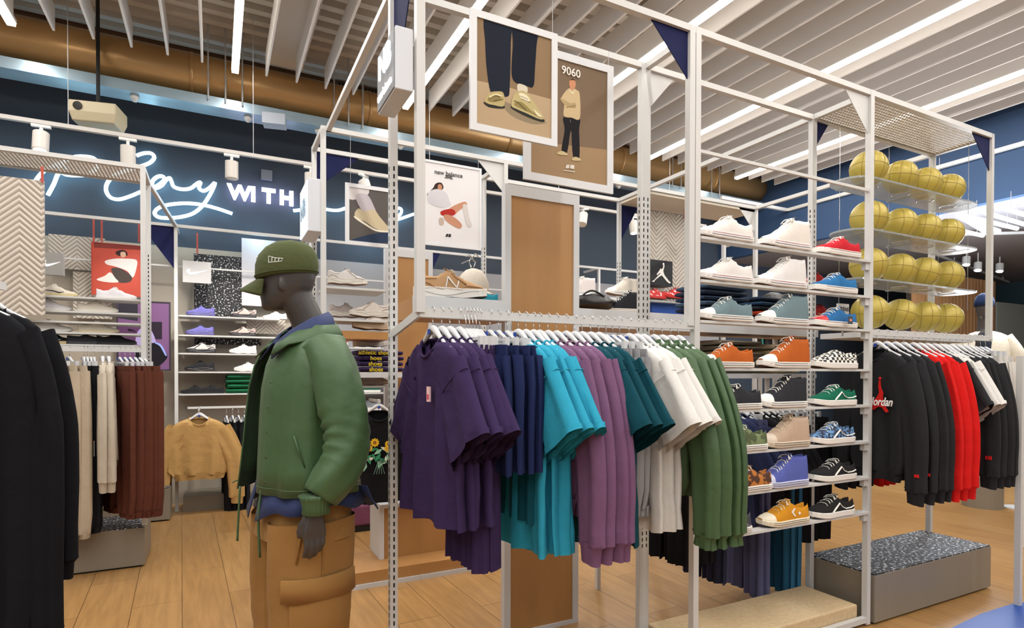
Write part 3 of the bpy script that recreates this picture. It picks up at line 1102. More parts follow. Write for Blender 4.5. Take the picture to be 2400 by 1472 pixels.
def top(label, col, loc, rz, kind='tee', L=.68, hw=.26, sleeve=None, cat='shirt', name=None, group=None, seed=1, th=.025, band=False, fab=None, spread=1.0, collar=None, cuffm=None, neck=True, wide=.85):
    """shirt or jacket hanging on its hanger: loc is the neck point"""
    nm = name or {'tee': 'tee_shirt', 'sweat': 'sweatshirt', 'jacket': 'jacket', 'hood': 'hooded_sweatshirt'}[kind]
    t = thing(nm, label, cat, loc, rz, group)
    fm_ = fab or fabric(col)
    t.scale = (1, wide, 1)
    rg = random.Random(seed)
    m = MB()
    e = 0.006
    secs = [(0, -.012, 0, 1, 0, .075, .030, 0), (0, -.028, 0, 1, 0, .12, .030, .0), (0, -.048, 0, 1, 0, .17, .03, .001), (0, -.078, 0, 1, 0, .215, .03, .002),
            (0, -.13, 0, 1, 0, .235, th, .004), (0, -.22, 0, 1, 0, hw - .02, th + .004, .007)]
    zb = -L
    for k in range(1, 8):
        f = k / 7
        secs.append((rg.uniform(-.006, .006), -.22 + (zb + .22) * f, 0, 1, 0, hw - .02 + .02 * f if kind == 'tee' else (hw - .015 if f < .86 else hw - .04 * (f - .8) * 6), th + .006 * f, .010 + .009 * f))
    cloth(m, secs, seed, 44, 4)
    # neckline: the front of the upper rings follows the collar curve
    for q, (x, y, z) in enumerate(m.v):
        if x < 0.002 and abs(y) < .088 and z > -.12:
            nz = -.014 - NECKD * max(0, 1 - (y / .088) ** 2) ** .8 - .0012 * (q // 44)
            if z > nz:
                m.v[q] = (x, y, nz)
    m.v = [tuple(p) for p in m.v]
    m.build('body', fm_, t, smooth=True)
    if kind in ('sweat', 'hood') or band:
        b_ = MB()
        h2 = secs[-1][5]
        cloth(b_, [(secs[-1][0], zb + .02, 0, 1, 0, h2 + .002, th + .008, .015), (secs[-1][0], zb - .045, 0, 1, 0, h2 - .02, th + .002, .013)], seed, 44, 4)
        b_.build('waistband', fm_, t, smooth=True)
    for sd in (-1, 1):
        m = MB()
        if kind == 'tee':
            SL = sleeve or .29
            dy, dz = sd * .52 * spread, -.855
            dn = math.hypot(dy, dz)
            dy, dz = dy / dn, dz / dn
            S_ = []
            for k in range(6):
                f = k / 5
                S_.append((sd * .155 + dy * SL * f, -.125 + dz * SL * f, 0, 0, 0, .108 + .028 * f, .022 + .010 * f, .007))
            S_ = [(a, b_, c, abs(dz), dy, h_, t_, f_) for a, b_, c, _, _, h_, t_, f_ in S_]
            cloth(m, S_, seed + 3 + sd, 28, 3)
            m.build('sleeve', fm_, t, smooth=True)
            hm = MB()
            a, b_, c, p1, p2, h_, t_, f_ = S_[-1]
            cloth(hm, [(a - dy * .018, b_ - dz * .018, c, p1, p2, h_ + .002, t_ + .002, f_), (a - dy * -.002, b_ - dz * -.002, c, p1, p2, h_ + .003, t_ + .002, f_)], seed + 3 + sd, 28, 3)
            hm.build('sleeve_hem', fm_, t, smooth=True)
            a, b_, c, p1, p2, h_, t_, f_ = S_[1]
            h_, t_ = h_ * 1.01 + .001, t_ + .006
            MB().tube([(t_ * math.sin(q), a + p1 * h_ * math.cos(q), b_ + p2 * h_ * math.cos(q)) for q in [2 * PI * k / 28 for k in range(28)]], .0022, 5, closed=True).build('shoulder_seam', fm_, t, smooth=True)
        else:
            SL = sleeve or .56
            pts = [(sd * .17, -.125), (sd * (.215 + .02 * spread), -.24), (sd * (.245 + .04 * spread), -.36), (sd * (.262 + .05 * spread), -.48), (sd * (.27 + .05 * spread), -.12 - SL)]
            P = smooth_path([(0, a, b_) for a, b_ in pts], 3)
            S_ = []
            for k, p in enumerate(P):
                f = k / (len(P) - 1)
                q = P[min(k + 1, len(P) - 1)] - P[max(k - 1, 0)]
                q.normalize()
                hwid = .108 - .035 * f if f < .9 else .07
                S_.append((p.y, p.z, 0, abs(q.z), q.y * (1 if q.z < 0 else -1), hwid, .026, .006))
            cloth(m, S_, seed + 3 + sd, 28, 3)
            m.build('sleeve', fm_, t, smooth=True)
            a = P[-1]
            cf = MB()
            if kind == 'jacket':
                cloth(cf, [(a.y, a.z + .01, 0, 1, .1, .064, .026, .005), (a.y, a.z - .012, 0, 1, .1, .048, .022, .004), (a.y, a.z - .045, 0, 1, .1, .052, .024, .006)], seed, 28, 12)
            else:
                cloth(cf, [(a.y, a.z + .012, 0, 1, .1, .070, .027, .003), (a.y, a.z - .008, 0, 1, .1, .054, .024, .002), (a.y, a.z - .062, 0, 1, .1, .050, .022, .002)], seed, 28, 3)
            cf.build('cuff', cuffm or fm_, t, smooth=True)
    if neck:
        m = MB()
        rgp = []
        for k in range(24):
            a = 2 * PI * k / 24
            f = -math.sin(a)
            rgp.append((-.030 * f - .001, .086 * math.cos(a), -.014 - NECKD * max(0, f) ** 1.6))
        m.tube(rgp, .0065 if kind != 'jacket' else .010, 6, closed=True)
        m.build('collar', fabric(collar) if collar else fm_, t, smooth=True)
    if kind == 'hood':
        m = MB()
        cloth(m, [(0, .03, .03, 1, 0, .05, .02, 0), (0, .015, .035, 1, 0, .10, .04, .004), (0, -.05, .03, 1, 0, .12, .05, .006), (0, -.13, .02, 1, 0, .07, .03, .003)], seed, 24, 3, cap=True)
        m.build('hood', fm_, t, smooth=True)
    if kind == 'jacket':
        m = MB()
        m.prism([(-.035, -.10, -.02), (-.045, -.06, -.10), (-.045, -.01, -.075), (-.03, -.005, .0), (-.02, -.075, .01)], (-.006, 0, 0))
        m.prism([(-.035, .10, -.02), (-.045, .06, -.10), (-.045, .01, -.075), (-.03, .005, .0), (-.02, .075, .01)], (-.006, 0, 0))
        m.build('collar_flap', fm_, t)
    return t


def bottoms(label, col, loc, rz, L=.9, hw=.19, cat='trousers', name='trousers', group=None, seed=1, flare=.0, th=.024, fab=None, cords=None, band=True, cuff=True):
    """trousers, joggers or shorts clipped by the waist: loc is the waist centre"""
    t = thing(name, label, cat, loc, rz, group)
    f_ = fab or fabric(col)
    if band:
        m = MB()
        cloth(m, [(0, 0, 0, 1, 0, hw * .88, th * .8, .003), (0, -.045, 0, 1, 0, hw * .9, th * .8, .003)], seed, 48, 14)
        m.build('waistband', f_, t, smooth=True)
    crotch = -.27 if L > .5 else -.22
    m = MB()
    cloth(m, [(0, -.03, 0, 1, 0, hw * .9, th * .85, .004), (0, -.10, 0, 1, 0, hw * .92, th * .8, .006), (0, crotch * .7, 0, 1, 0, hw * .9, th * .6, .006), (0, crotch, 0, 1, 0, hw * .85, th * .4, .004)], seed, 48, 6)
    m.build('seat', f_, t, smooth=True)
    for sd in (-1, 1):
        m = MB()
        S_ = []
        for k in range(9):
            f = k / 8
            w = hw * (.50 + (.06 * min(1, f * 4)) - (.10 if L > .5 else 0) * f + flare * f)
            if cuff and f > .95:
                w *= .8
            S_.append((sd * hw * (.5 + .04 * f), -.035 + (-L + .035) * f, sd * .003, 1, 0, w, th * (1.0 - .1 * f), .008 + .004 * f))
        cloth(m, S_, seed + 5 + sd, 40, 4)
        m.build('leg', f_, t, smooth=True)
        if cuff:
            c = MB()
            a = S_[-1]
            cloth(c, [(a[0], -L + .012, a[2], 1, 0, a[5] * 1.12, a[6], .008), (a[0], -L - .03, a[2], 1, 0, a[5] * 1.0, a[6], .008)], seed + 5 + sd, 32, 9 if L > .5 else 3)
            c.build('hem', f_, t, smooth=True)
    if cords:
        m = MB()
        for y, l in ((-.012, .16), (.012, .12)):
            m.tube([(-th - .004, y, -.02), (-th - .012, y * 1.5, -.02 - l * .5), (-th - .01, y * 1.3, -.02 - l)], .0022, 5)
        m.build('drawcord', fabric(cords), t, smooth=True)
    return t


ORD = ['first', 'second', 'third', 'fourth', 'fifth', 'sixth']
HGRP = 'white hangers on the long front rail'


def short(l):
    l = l.replace(' on the front rail', ' on the rail')
    w = l.split()
    return l if len(w) <= 16 else ' '.join(w[:16]).rstrip(',')


def hang_tops(us, Y, zr, desc, col, group, rz0=8, hook=.084, hg=HGRP, hl='white hanger of the ', **k):
    out = []
    n = len(us)
    for i, u in enumerate(us):
        x = at(u, 760, Y=Y).x
        rz = R(rz0 + (i * 37 % 5) - 2)
        lab = desc[i] if isinstance(desc, (list, tuple)) else '%s, %s from the left' % (desc, ORD[i])
        hanger((x, Y, zr), rz, hook, label=short(hl + lab), group=hg)
        out.append(top(lab, col, (x, Y, zr - hook - .010), rz, seed=int(u) + i, group=group, **k))
    return out


def hang_bottoms(us, Y, zr, desc, col, group, rz0=8, hook=.084, hg=HGRP, hl='white clip hanger of the ', **k):
    out = []
    for i, u in enumerate(us):
        x = at(u, 760, Y=Y).x
        rz = R(rz0 + (i * 37 % 5) - 2)
        lab = desc[i] if isinstance(desc, (list, tuple)) else '%s, %s from the left' % (desc, ORD[i])
        hanger((x, Y, zr), rz, hook, clip=True, label=short(hl + lab), group=hg)
        out.append(bottoms(lab, col, (x, Y, zr - hook - .045), rz, seed=int(u) + i, group=group, **k))
    return out


ZR = 1.571
PUR, NVY, CYN, MAU, TEA = '#33244a', '#1c2750', '#2a92b0', '#705070', '#073f4c'
# rz sign: the side nearest the camera swings to the right
tt = hang_tops([1014, 1035, 1054, 1076], YA0, ZR, 'dark purple tee shirt on the front rail', PUR, 'purple tee shirts', L=.63, hw=.245)
MB().box((-.043, -.075, -.225), (-.037, -.050, -.175)).box((-.0435, -.071, -.218), (-.0365, -.054, -.20), 1).build('chest_patch', [plain('#e8c4c4'), plain('#d0556a')], tt[0])
hang_bottoms([1092, 1100, 1108, 1116], YA0 - .02, ZR, 'long dark purple trousers hanging below the purple tee shirts', PUR, 'purple trousers', L=.76, hw=.13, cuff=False)
hang_bottoms([1124, 1148, 1168, 1188], YA0, ZR, 'navy blue pleated shorts with gathered waist', NVY, 'navy shorts', L=.43, hw=.20, cat='shorts', name='shorts', cuff=False, cords=NVY)
hang_bottoms([1199], YA0 + .03, ZR, ['dark teal long shorts behind the navy shorts'], '#0d4f60', None, L=.62, hw=.18, cat='shorts', name='shorts', cuff=False)
hang_tops([1214, 1232, 1250, 1264], YA0, ZR, 'turquoise tee shirt on the front rail', CYN, 'turquoise tee shirts', L=.76, hw=.23)
hang_tops([1284, 1304, 1326, 1346], YA0, ZR, 'mauve sweatshirt on the front rail', MAU, 'mauve sweatshirts', kind='sweat', L=.60, hw=.24, sleeve=.60, spread=.5)
hang_tops([1364, 1384, 1403], YA0, ZR, 'dark teal tee shirt on the front rail', TEA, 'dark teal tee shirts', L=.78, hw=.235)
hang_bottoms([1420, 1436, 1452], YA0, ZR, 'heather grey joggers on the front rail', '#8f9094', 'grey joggers', L=.62, hw=.16)
hang_tops([1474, 1492, 1508], YA0, ZR, 'white tee shirt on the front rail', '#d3d2cf', 'white tee shirts', L=.74, hw=.23)
hang_tops([1532, 1552, 1572, 1590], YA0, ZR, 'green coach jacket on the front rail', '#48663f', 'green jackets', kind='jacket', L=.62, hw=.24, cat='jacket', sleeve=.62, spread=1.3, rz0=4, fab=mat('green_nylon', '#3d5a38', .6, bump=.8, bscale=10))

# right bay under the golden balls
ZR2 = 1.584
bl = '#232427'
HG2, HL2 = 'white hangers on the right rail', 'white hanger of the '
tt = hang_tops([2056, 2078, 2098, 2118], YA0, ZR2, ['black sweatshirt with red jumping figure and white script on its chest', 'black sweatshirt second on the right rail', 'black sweatshirt third on the right rail', 'black sweatshirt fourth on the right rail, just before the red ones'], bl, 'black sweatshirts on the right rail', kind='sweat', L=.66, hw=.25, sleeve=.62, spread=.5, rz0=-8, hg=HG2, hl=HL2, wide=.76)
red_m = fabric('#c81f1c')
# chest print: a leaping figure with raised arm, ball, and script
fx = [(-.055, -.02), (-.03, -.005), (-.012, .012), (.0, .03), (-.008, .06), (-.004, .095), (.006, .10), (.010, .065), (.018, .045), (.03, .03), (.028, .01), (.03, -.012), (.05, -.045), (.075, -.075), (.055, -.08), (.02, -.052), (-.01, -.05), (-.045, -.07), (-.07, -.06)]
m = MB().prism([(-.046, -x * .95 - .07, -.27 + z * .95) for x, z in fx], (.004, 0, 0))
m.sphere((-.044, -.074, -.168), .008, 10, 6)
m.build('chest_print', red_m, tt[0])
text('chest_script', 'Jordan', .062, plain('#eceaea'), tt[0], (-.052, -.095, -.292), rot=(PI / 2, 0, -PI / 2), depth=.002, bold=.0012, shear=.3)
for j, q in enumerate(tt[:2]):
    MB().box((-.032, -.345, -.66), (-.027, -.315, -.645)).build('sleeve_mark', red_m, q)
hang_tops([2140, 2156, 2172], YA0, ZR2, 'bright red sweatshirt on the right rail', '#c81816', 'red sweatshirts', kind='sweat', L=.64, hw=.25, sleeve=.63, spread=.4, rz0=-8, hg=HG2, hl=HL2, wide=.76)
hang_tops([2190], YA0, ZR2, ['black tee shirt between the red sweatshirts and the white tee shirts'], bl, None, L=.62, hw=.25, rz0=-8, hg=HG2, hl=HL2, wide=.76)
hang_tops([2204, 2214], YA0, ZR2, 'white tee shirt among the black tops on the right rail', '#cfcecb', 'white tee shirts on the right rail', L=.56, hw=.25, rz0=-8, hg=HG2, hl=HL2, wide=.76)
tt = hang_tops([2228, 2243, 2257, 2270], YA0, ZR2, ['black long sleeved top right of the white tee shirts, first of four', 'black long sleeved top right of the white tee shirts, second of four', 'black long sleeved top right of the white tee shirts, third of four', 'black long sleeved top, last of four on the right rail, red cuff mark'], bl, 'black tops at the right end of the rail', kind='sweat', L=.60, hw=.25, sleeve=.60, spread=.3, rz0=-8, hg=HG2, hl=HL2, wide=.76)
for q in tt:
    MB().box((-.032, -.33, -.62), (-.027, -.29, -.60)).build('sleeve_mark', red_m, q)
hang_bottoms([2286, 2298, 2310], YA0, ZR2, 'white trousers with black waistband at the right end of the rail', '#cfcdc8', 'white trousers on the right rail', L=.42, hw=.17, cat='trousers', rz0=-8, hg=HG2, hl='white clip hanger of the ')

# ============================================================ MANNEQUIN IN THE GREEN JACKET
MX, MY = .285, 2.33
MQ = thing('mannequin', 'dark grey mannequin in green coach jacket, olive cap, navy shirt and tan cargo trousers', 'mannequin', (MX, MY, .03), R(192))
MB().tube([(0, 0, -.03), (0, 0, 0)], .2, 40).build('base_plate', plain('#c8ccd0', .2), MQ)
skin_m = mat('mannequin_grey', '#3f3b3a', .42)
HR = R(-45)


def hp(x, y, z):
    """head frame: turned to the mannequin's right"""
    return (.030 + x * math.cos(HR) - y * math.sin(HR), -.022 + x * math.sin(HR) + y * math.cos(HR), z - .045)


def ell(cx, cy, z, rx, ry, n=24, p=1.0, fn=None):
    out = []
    for k in range(n):
        a = 2 * PI * k / n
        c, s = math.cos(a), math.sin(a)
        x = math.copysign(abs(c) ** p, c) * rx
        y = math.copysign(abs(s) ** p, s) * ry
        if fn:
            x, y = fn(a, x, y)
        out.append((cx + x, cy + y, z))
    return out


m = MB()
# head: centre x, z, half depth, half width ; profile with brow, nose, lips and chin
prof = [(1.596, .052, .040, .034), (1.605, .048, .058, .046), (1.625, .030, .078, .058), (1.650, .020, .088, .066), (1.680, .010, .096, .071), (1.71, .004, .099, .074), (1.745, 0, .100, .076),
        (1.78, -.002, .096, .073), (1.81, -.004, .084, .064), (1.835, -.006, .058, .046), (1.846, -.006, .022, .02)]


def headring(z, cx, rx, ry):
    r = []
    for k in range(32):
        a = 2 * PI * k / 32
        x, y = math.cos(a) * rx, math.sin(a) * ry
        if math.cos(a) > .8:
            nose = math.exp(-((z - 1.668) / .018) ** 2) * .016 + math.exp(-((z - 1.69) / .02) ** 2) * .006 - math.exp(-((z - 1.71) / .012) ** 2) * .004
            lips = math.exp(-((z - 1.638) / .007) ** 2) * .004 - math.exp(-((z - 1.626) / .005) ** 2) * .003
            x += (nose + lips) * max(0, (math.cos(a) - .8) / .2) ** 1.5
        r.append(hp(cx + x, y, z))
    return r


m.loft([headring(*q) for q in prof])
for sd in (-1, 1):   # ears
    m.sphere(hp(-.008, sd * .069, 1.685), .024, 12, 8, sc=(.7, .3, 1.1))
m.tube([(-.055, 0, 1.36), (-.05, 0, 1.46), (-.024, -.004, 1.53), (.004, -.01, 1.59), hp(-.02, 0, 1.68)], [.085, .066, .060, .060, .055], 20)
# trunk
m.loft([ell(-.03, 0, z, rx, ry, 24) for z, rx, ry in ((1.46, .05, .07), (1.43, .08, .15), (1.38, .105, .19), (1.28, .115, .175), (1.15, .105, .155), (1.05, .10, .15), (.95, .115, .17), (.86, .11, .17), (.82, .06, .1))])
for sd in (-1, 1):
    m.tube([(-.01, sd * .09, .9), (-.0, sd * .10, .7), (.0, sd * .11, .5), (-.02, sd * .115, .3), (-.03, sd * .12, .09)], [.095, .085, .06, .055, .038], 16)
    m.loft([[(x, sd * .12 + y, z) for x, y, z in ((-.08, -.03, .0), (-.08, .03, .0), (-.08, .03, .06), (-.08, -.03, .06))], [(x, sd * .12 + y, z) for x, y, z in ((.06, -.045, .0), (.06, .045, .0), (.06, .03, .07), (.06, -.03, .07))], [(x, sd * .12 + y, z) for x, y, z in ((.16, -.03, .0), (.16, .03, .0), (.16, .02, .025), (.16, -.02, .025))]])
# arms
armL = [(-.03, .17, 1.40), (-.04, .235, 1.27), (-.055, .262, 1.13), (-.02, .275, 1.0), (.045, .272, .85)]
armR = [(-.03, -.17, 1.40), (-.04, -.235, 1.27), (-.055, -.262, 1.13), (-.02, -.275, 1.0), (.045, -.272, .85)]
for P in (armL, armR):
    m.tube(smooth_path(P, 4), [.056 - .032 * k / 16 for k in range(17)], 16)
# hands: palm and five fingers hanging, slightly curled
for sd in (1, -1):
    wx, wy, wz = .045, sd * .272, .85
    def hd(f, o, d, wx=wx, wy=wy, wz=wz):   # f: forward, o: outward, d: down
        return (wx + f, wy + sd * o, wz - d)
    m.loft([[hd(-.022, -.014, -.01), hd(.022, -.014, -.01), hd(.022, .014, -.01), hd(-.022, .014, -.01)],
            [hd(-.030, -.013, .03), hd(.030, -.013, .03), hd(.030, .015, .03), hd(-.030, .015, .03)],
            [hd(-.036, -.012, .065), hd(.040, -.012, .065), hd(.040, .014, .065), hd(-.036, .014, .065)],
            [hd(-.036, -.012, .090), hd(.040, -.012, .092), hd(.040, .010, .092), hd(-.036, .010, .090)]])
    for f0, ln, rr in ((.028, .066, .0092), (.0095, .074, .0094), (-.0095, .069, .0090), (-.027, .055, .0082)):
        m.tube([hd(f0, 0, .075), hd(f0 * 1.04, .006, .09 + ln * .35), hd(f0 * 1.0 + .003, -.002, .09 + ln * .7), hd(f0 * .95 + .004, -.018, .09 + ln)], [rr * 1.1, rr, rr * .93, rr * .7], 10)
    m.tube([hd(.024, -.006, .018), hd(.040, -.014, .045), hd(.045, -.020, .070), hd(.043, -.026, .092)], [.013, .0115, .0105, .007], 10)
body = m.build('body', skin_m, MQ, smooth=True)
rm = body.modifiers.new('fuse', 'REMESH')
rm.mode = 'VOXEL'
rm.voxel_size = .0045
rm.use_smooth_shade = True
sm_ = body.modifiers.new('soft', 'SMOOTH')
sm_.factor = .5
sm_.iterations = 4

# --- jacket: open front shell
JG = mat('jacket_nylon', '#3c5a37', .5, bump=1.0, bscale=7, var=.05, vscale=5, sheen=.2)
rg = random.Random(5)


def shell(secs, a0, a1, n=60, flapL=0, flapR=0, amp=.006, nf=6, ph=0):
    rings = []
    for i, (z, cx, rx, ry) in enumerate(secs):
        r = []
        t = i / (len(secs) - 1)
        for k in range(n + 1):
            f = k / n
            a = a0 + (a1 - a0) * f
            c, s = math.cos(a), math.sin(a)
            x = math.copysign(abs(c) ** .85, c) * rx
            y = math.copysign(abs(s) ** .85, s) * ry
            w = amp * (math.sin(nf * a + ph + 2.2 * t) + .6 * math.sin(nf * 2.3 * a + 4 * t)) * (.3 + t)
            e0, e1 = math.exp(-(f / .07) ** 2), math.exp(-((1 - f) / .09) ** 2)
            x += w * c + flapL * e0 * (.3 + t) + flapR * e1 * (.3 + t)
            y += w * s
            r.append((cx + x, y, z))
        rings.append(r)
    return rings


jsec = [(1.475, -.045, .075, .075), (1.455, -.04, .085, .13), (1.43, -.035, .105, .175), (1.40, -.03, .12, .20), (1.34, -.025, .138, .212), (1.26, -.02, .148, .215), (1.16, -.02, .155, .212), (1.06, -.022, .162, .214), (.97, -.025, .17, .222), (.885, -.028, .178, .232)]
m = MB().loft(shell(jsec, R(2), R(338), flapL=.006, flapR=.045), closed=False, cap=False)
jk = m.build('jacket', JG, MQ, smooth=True)
so_ = jk.modifiers.new('thick', 'SOLIDIFY')
so_.thickness = .005
# hem seam and placket
m = MB()
R1 = shell([(.905, -.028, .1785, .2325), (.900, -.028, .1788, .2328)], R(2), R(338), flapL=.006, flapR=.045)
m.tube(shell([(.91, -.028, .1795, .2335)] * 2, R(2), R(338), flapL=.0078, flapR=.0585)[1], .0022, 5)
m.build('hem_seam', JG, jk, smooth=True)
for k in range(6):
    z = 1.37 - .088 * k
    i = 0
    # follow the left front edge of the shell
    for q in range(len(jsec) - 1):
        if jsec[q][0] >= z >= jsec[q + 1][0]:
            t = (jsec[q][0] - z) / (jsec[q][0] - jsec[q + 1][0])
            a_ = [jsec[q][w] + (jsec[q + 1][w] - jsec[q][w]) * t for w in range(4)]
    an = R(16)
    px, py_ = a_[1] + a_[2] * math.cos(an) ** .85, a_[3] * math.sin(an) ** .85
    MB().tube([(px - .002, py_, z), (px + .009, py_ + .003, z)], [.008, .006], 12).build('snap_button', plain('#2f4a2c', .35), jk, smooth=True)
# welt pocket
MB().tube([(.085, .190, 1.10), (.075, .203, 1.05), (.055, .212, .99)], .006, 6, flat=.5).build('pocket_welt', JG, jk, smooth=True)
# collar flaps of the jacket
m = MB()
for sd in (-1, 1):
    m.loft([[(-.115, 0, 1.515), (-.135, 0, 1.50), (-.15, 0, 1.455)],
            [(-.09, sd * .065, 1.515), (-.105, sd * .085, 1.50), (-.115, sd * .125, 1.455)],
            [(-.02, sd * .082, 1.495), (-.02, sd * .105, 1.485), (-.01, sd * .165, 1.437)],
            [(.05, sd * .068, 1.455), (.06, sd * .09, 1.452), (.085, sd * .135, 1.415)],
            [(.095, sd * .045, 1.42), (.11, sd * .065, 1.41), (.135, sd * .105, 1.375)]], closed=False, cap=False)
co = m.build('collar', JG, jk, smooth=True)
so_ = co.modifiers.new('thick', 'SOLIDIFY')
so_.thickness = .006
# sleeves with elbow creases and gathered cuffs
for sd, P in ((1, armL), (-1, armR)):
    pts = smooth_path([(-.03, sd * .150, 1.405), (-.045, sd * .215, 1.33), (-.060, sd * .250, 1.22), (-.070, sd * .270, 1.11), (-.045, sd * .278, 1.00), (.025, sd * .272, .895)], 7)
    m = MB()
    rings = []
    for i, p in enumerate(pts):
        t = i / (len(pts) - 1)
        q = (pts[min(i + 1, len(pts) - 1)] - pts[max(i - 1, 0)]).normalized()
        u_ = Vector((0, sd, 0)) - q * q.y * sd
        u_.normalize()
        v_ = q.cross(u_)
        base = .088 - .014 * t if t < .9 else .074 - .14 * (t - .9)
        cr = 0
        if .38 < t < .82:
            cr = .0085 * math.sin((t - .38) / .44 * PI) 
        ring = []
        for k in range(36):
            a = 2 * PI * k / 36
            w = cr * (.35 + .65 * max(0, math.cos(a + 2.4 + 3 * t))) * math.sin(t * 70 + 2.2 * math.sin(a + .5) + math.sin(2 * a)) + .004 * math.sin(3 * a + t * 7) + .003 * math.sin(5 * a - t * 16)
            rr = base + w
            ring.append(p + u_ * math.cos(a) * rr * .86 + v_ * math.sin(a) * rr)
        rings.append(ring)
    m.loft(rings)
    m.build('sleeve', JG, jk, smooth=True)
    m = MB()
    rings = []
    for z, r0 in ((.905, .058), (.89, .050), (.865, .044), (.842, .046), (.838, .04)):
        ring = []
        for k in range(72):
            a = 2 * PI * k / 72
            rr = r0 + .0022 * math.sin(a * 22)
            ring.append((.040 + rr * math.cos(a), sd * .272 + rr * math.sin(a) * .85, z))
        rings.append(ring)
    m.loft(rings)
    m.build('cuff', JG, jk, smooth=True)
m = MB()
m.tube(smooth_path([(.155, .05, .90), (.165, .052, .80), (.160, .050, .66)], 4), .0045, 6)
m.tube(smooth_path([(.195, -.07, .90), (.20, -.072, .80), (.205, -.07, .70)], 4), .004, 6)
m.build('drawcord', JG, jk, smooth=True)

# --- navy shirt
NS = mat('navy_shirt', '#1f2f5c', .75, bump=.25, bscale=25, sheen=.2)
m = MB()
s2 = [(1.46, -.045, .068, .07), (1.42, -.03, .095, .15), (1.36, -.025, .115, .185), (1.2, -.022, .128, .188), (1.05, -.02, .14, .19), (.93, -.025, .158, .21), (.86, -.025, .178, .228), (.80, -.02, .190, .238)]
rr_ = shell(s2, R(4), R(352), amp=.006, nf=5)
last = []
for i, p in enumerate(rr_[-1]):     # curved hem: lower in front, rising at the side
    a = 2 * PI * i / (len(rr_[-1]) - 1)
    last.append((p[0], p[1], .785 + .045 * abs(math.sin(a)) + .02 * math.sin(3 * a) ** 2))
rr_[-1] = last
m.loft(rr_, closed=False, cap=False)
sh_ = m.build('shirt', NS, MQ, smooth=True)
so_ = sh_.modifiers.new('thick', 'SOLIDIFY')
so_.thickness = .003
m = MB()
for sd in (-1, 1):
    m.loft([[(-.108, 0, 1.545), (-.120, 0, 1.53), (-.128, 0, 1.49)],
            [(-.085, sd * .058, 1.545), (-.095, sd * .072, 1.53), (-.10, sd * .10, 1.48)],
            [(-.015, sd * .075, 1.515), (-.012, sd * .09, 1.505), (-.002, sd * .125, 1.455)],
            [(.05, sd * .052, 1.47), (.06, sd * .065, 1.462), (.075, sd * .105, 1.415)],
            [(.085, sd * .018, 1.43), (.095, sd * .03, 1.425), (.125, sd * .075, 1.365)]], closed=False, cap=False)
co = m.build('shirt_collar', NS, sh_, smooth=True)
so_ = co.modifiers.new('thick', 'SOLIDIFY')
so_.thickness = .005
m = MB()
for k in range(4):
    m.tube([(.088 + .012 * k, .006, 1.40 - .07 * k), (.094 + .012 * k, .006, 1.40 - .07 * k)], .005, 10)
m.build('shirt_button', plain('#8e95ad', .3), sh_, smooth=True)
# raised back tail of the shirt
m = MB()
m.loft([[(-.16 + .02 * math.sin(k), .09 + .03 * k, .90) for k in range(5)], [(-.20, .07 + .035 * k, .84 + .01 * (k % 2)) for k in range(5)], [(-.215 - .01 * (k % 2), .06 + .04 * k, .81 + .012 * (k % 2)) for k in range(5)]], closed=False, cap=False)
o = m.build('shirt_tail', NS, sh_, smooth=True)
so_ = o.modifiers.new('thick', 'SOLIDIFY')
so_.thickness = .004

# --- cargo trousers
TC = mat('tan_cotton', '#96703f', .85, bump=.4, bscale=16, var=.05, vscale=6, sheen=.2)
m = MB()
hips = [(.98, .13, .165), (.90, .140, .18), (.80, .158, .205), (.72, .168, .22)]
m.loft([ell(-.015, 0, z, rx, ry, 48, .85) for z, rx, ry in hips], cap=False)
tr_ = m.build('trousers', TC, MQ, smooth=True)
for sd in (-1, 1):
    m = MB()
    rings = []
    for i in range(26):
        t = i / 25
        z = .79 - .72 * t
        ring = []
        for k in range(48):
            a = 2 * PI * k / 48
            w = .006 * math.sin(5 * a + 6 * t) + .007 * math.sin(t * 40 + 2 * math.sin(a)) * max(0, t - .25)
            rr = .150 - .035 * t * t + w
            ring.append((-.005 + math.cos(a) * rr * 1.02, sd * (.105 + .01 * t) + math.sin(a) * rr * .78, z))
        rings.append(ring)
    m.loft(rings, cap=False)
    m.build('trouser_leg', TC, tr_, smooth=True)
    # cargo pocket bag and flap on the outer side
    def pl(a, z, off):
        t = (.79 - z) / .72
        rr = .150 - .035 * t * t + off
        return (-.005 + math.cos(a) * rr * 1.02, sd * (.105 + .01 * t) + math.sin(a) * rr * .78 * sd * sd, z) if sd > 0 else (-.005 + math.cos(a) * rr * 1.02, -(.105 + .01 * t) - math.sin(a) * rr * .78, z)
    A_ = [R(35 + 11 * k) for k in range(11)]
    fl = MB().loft([[pl(a, .605, .007) for a in A_], [pl(a, .602, .013) for a in A_], [pl(a, .57, .015) for a in A_], [pl(a, .525 + .003 * math.sin(a * 5), .018) for a in A_], [pl(a, .527, .011) for a in A_]], closed=False, cap=False)
    fo = fl.build('pocket_flap', TC, tr_, smooth=True)
    bg = MB().loft([[pl(a, .60, .008) for a in A_[1:-1]], [pl(a, .56, .010) for a in A_[1:-1]], [pl(a, .46, .014) for a in A_[1:-1]], [pl(a, .375, .010) for a in A_[1:-1]], [pl(a, .365, .0) for a in A_[1:-1]]], closed=False, cap=False)
    bg.build('cargo_pocket', TC, tr_, smooth=True)
    MB().tube([pl(R(88), z, .008) for z in (.79, .72, .64, .55, .42, .3, .15)], .002, 5).build('side_seam', TC, tr_, smooth=True)
    MB().tube([(.03, sd * .222, .80), (.07, sd * .212, .76), (.085, sd * .205, .66)], .004, 5).build('slant_pocket', TC, tr_, smooth=True)

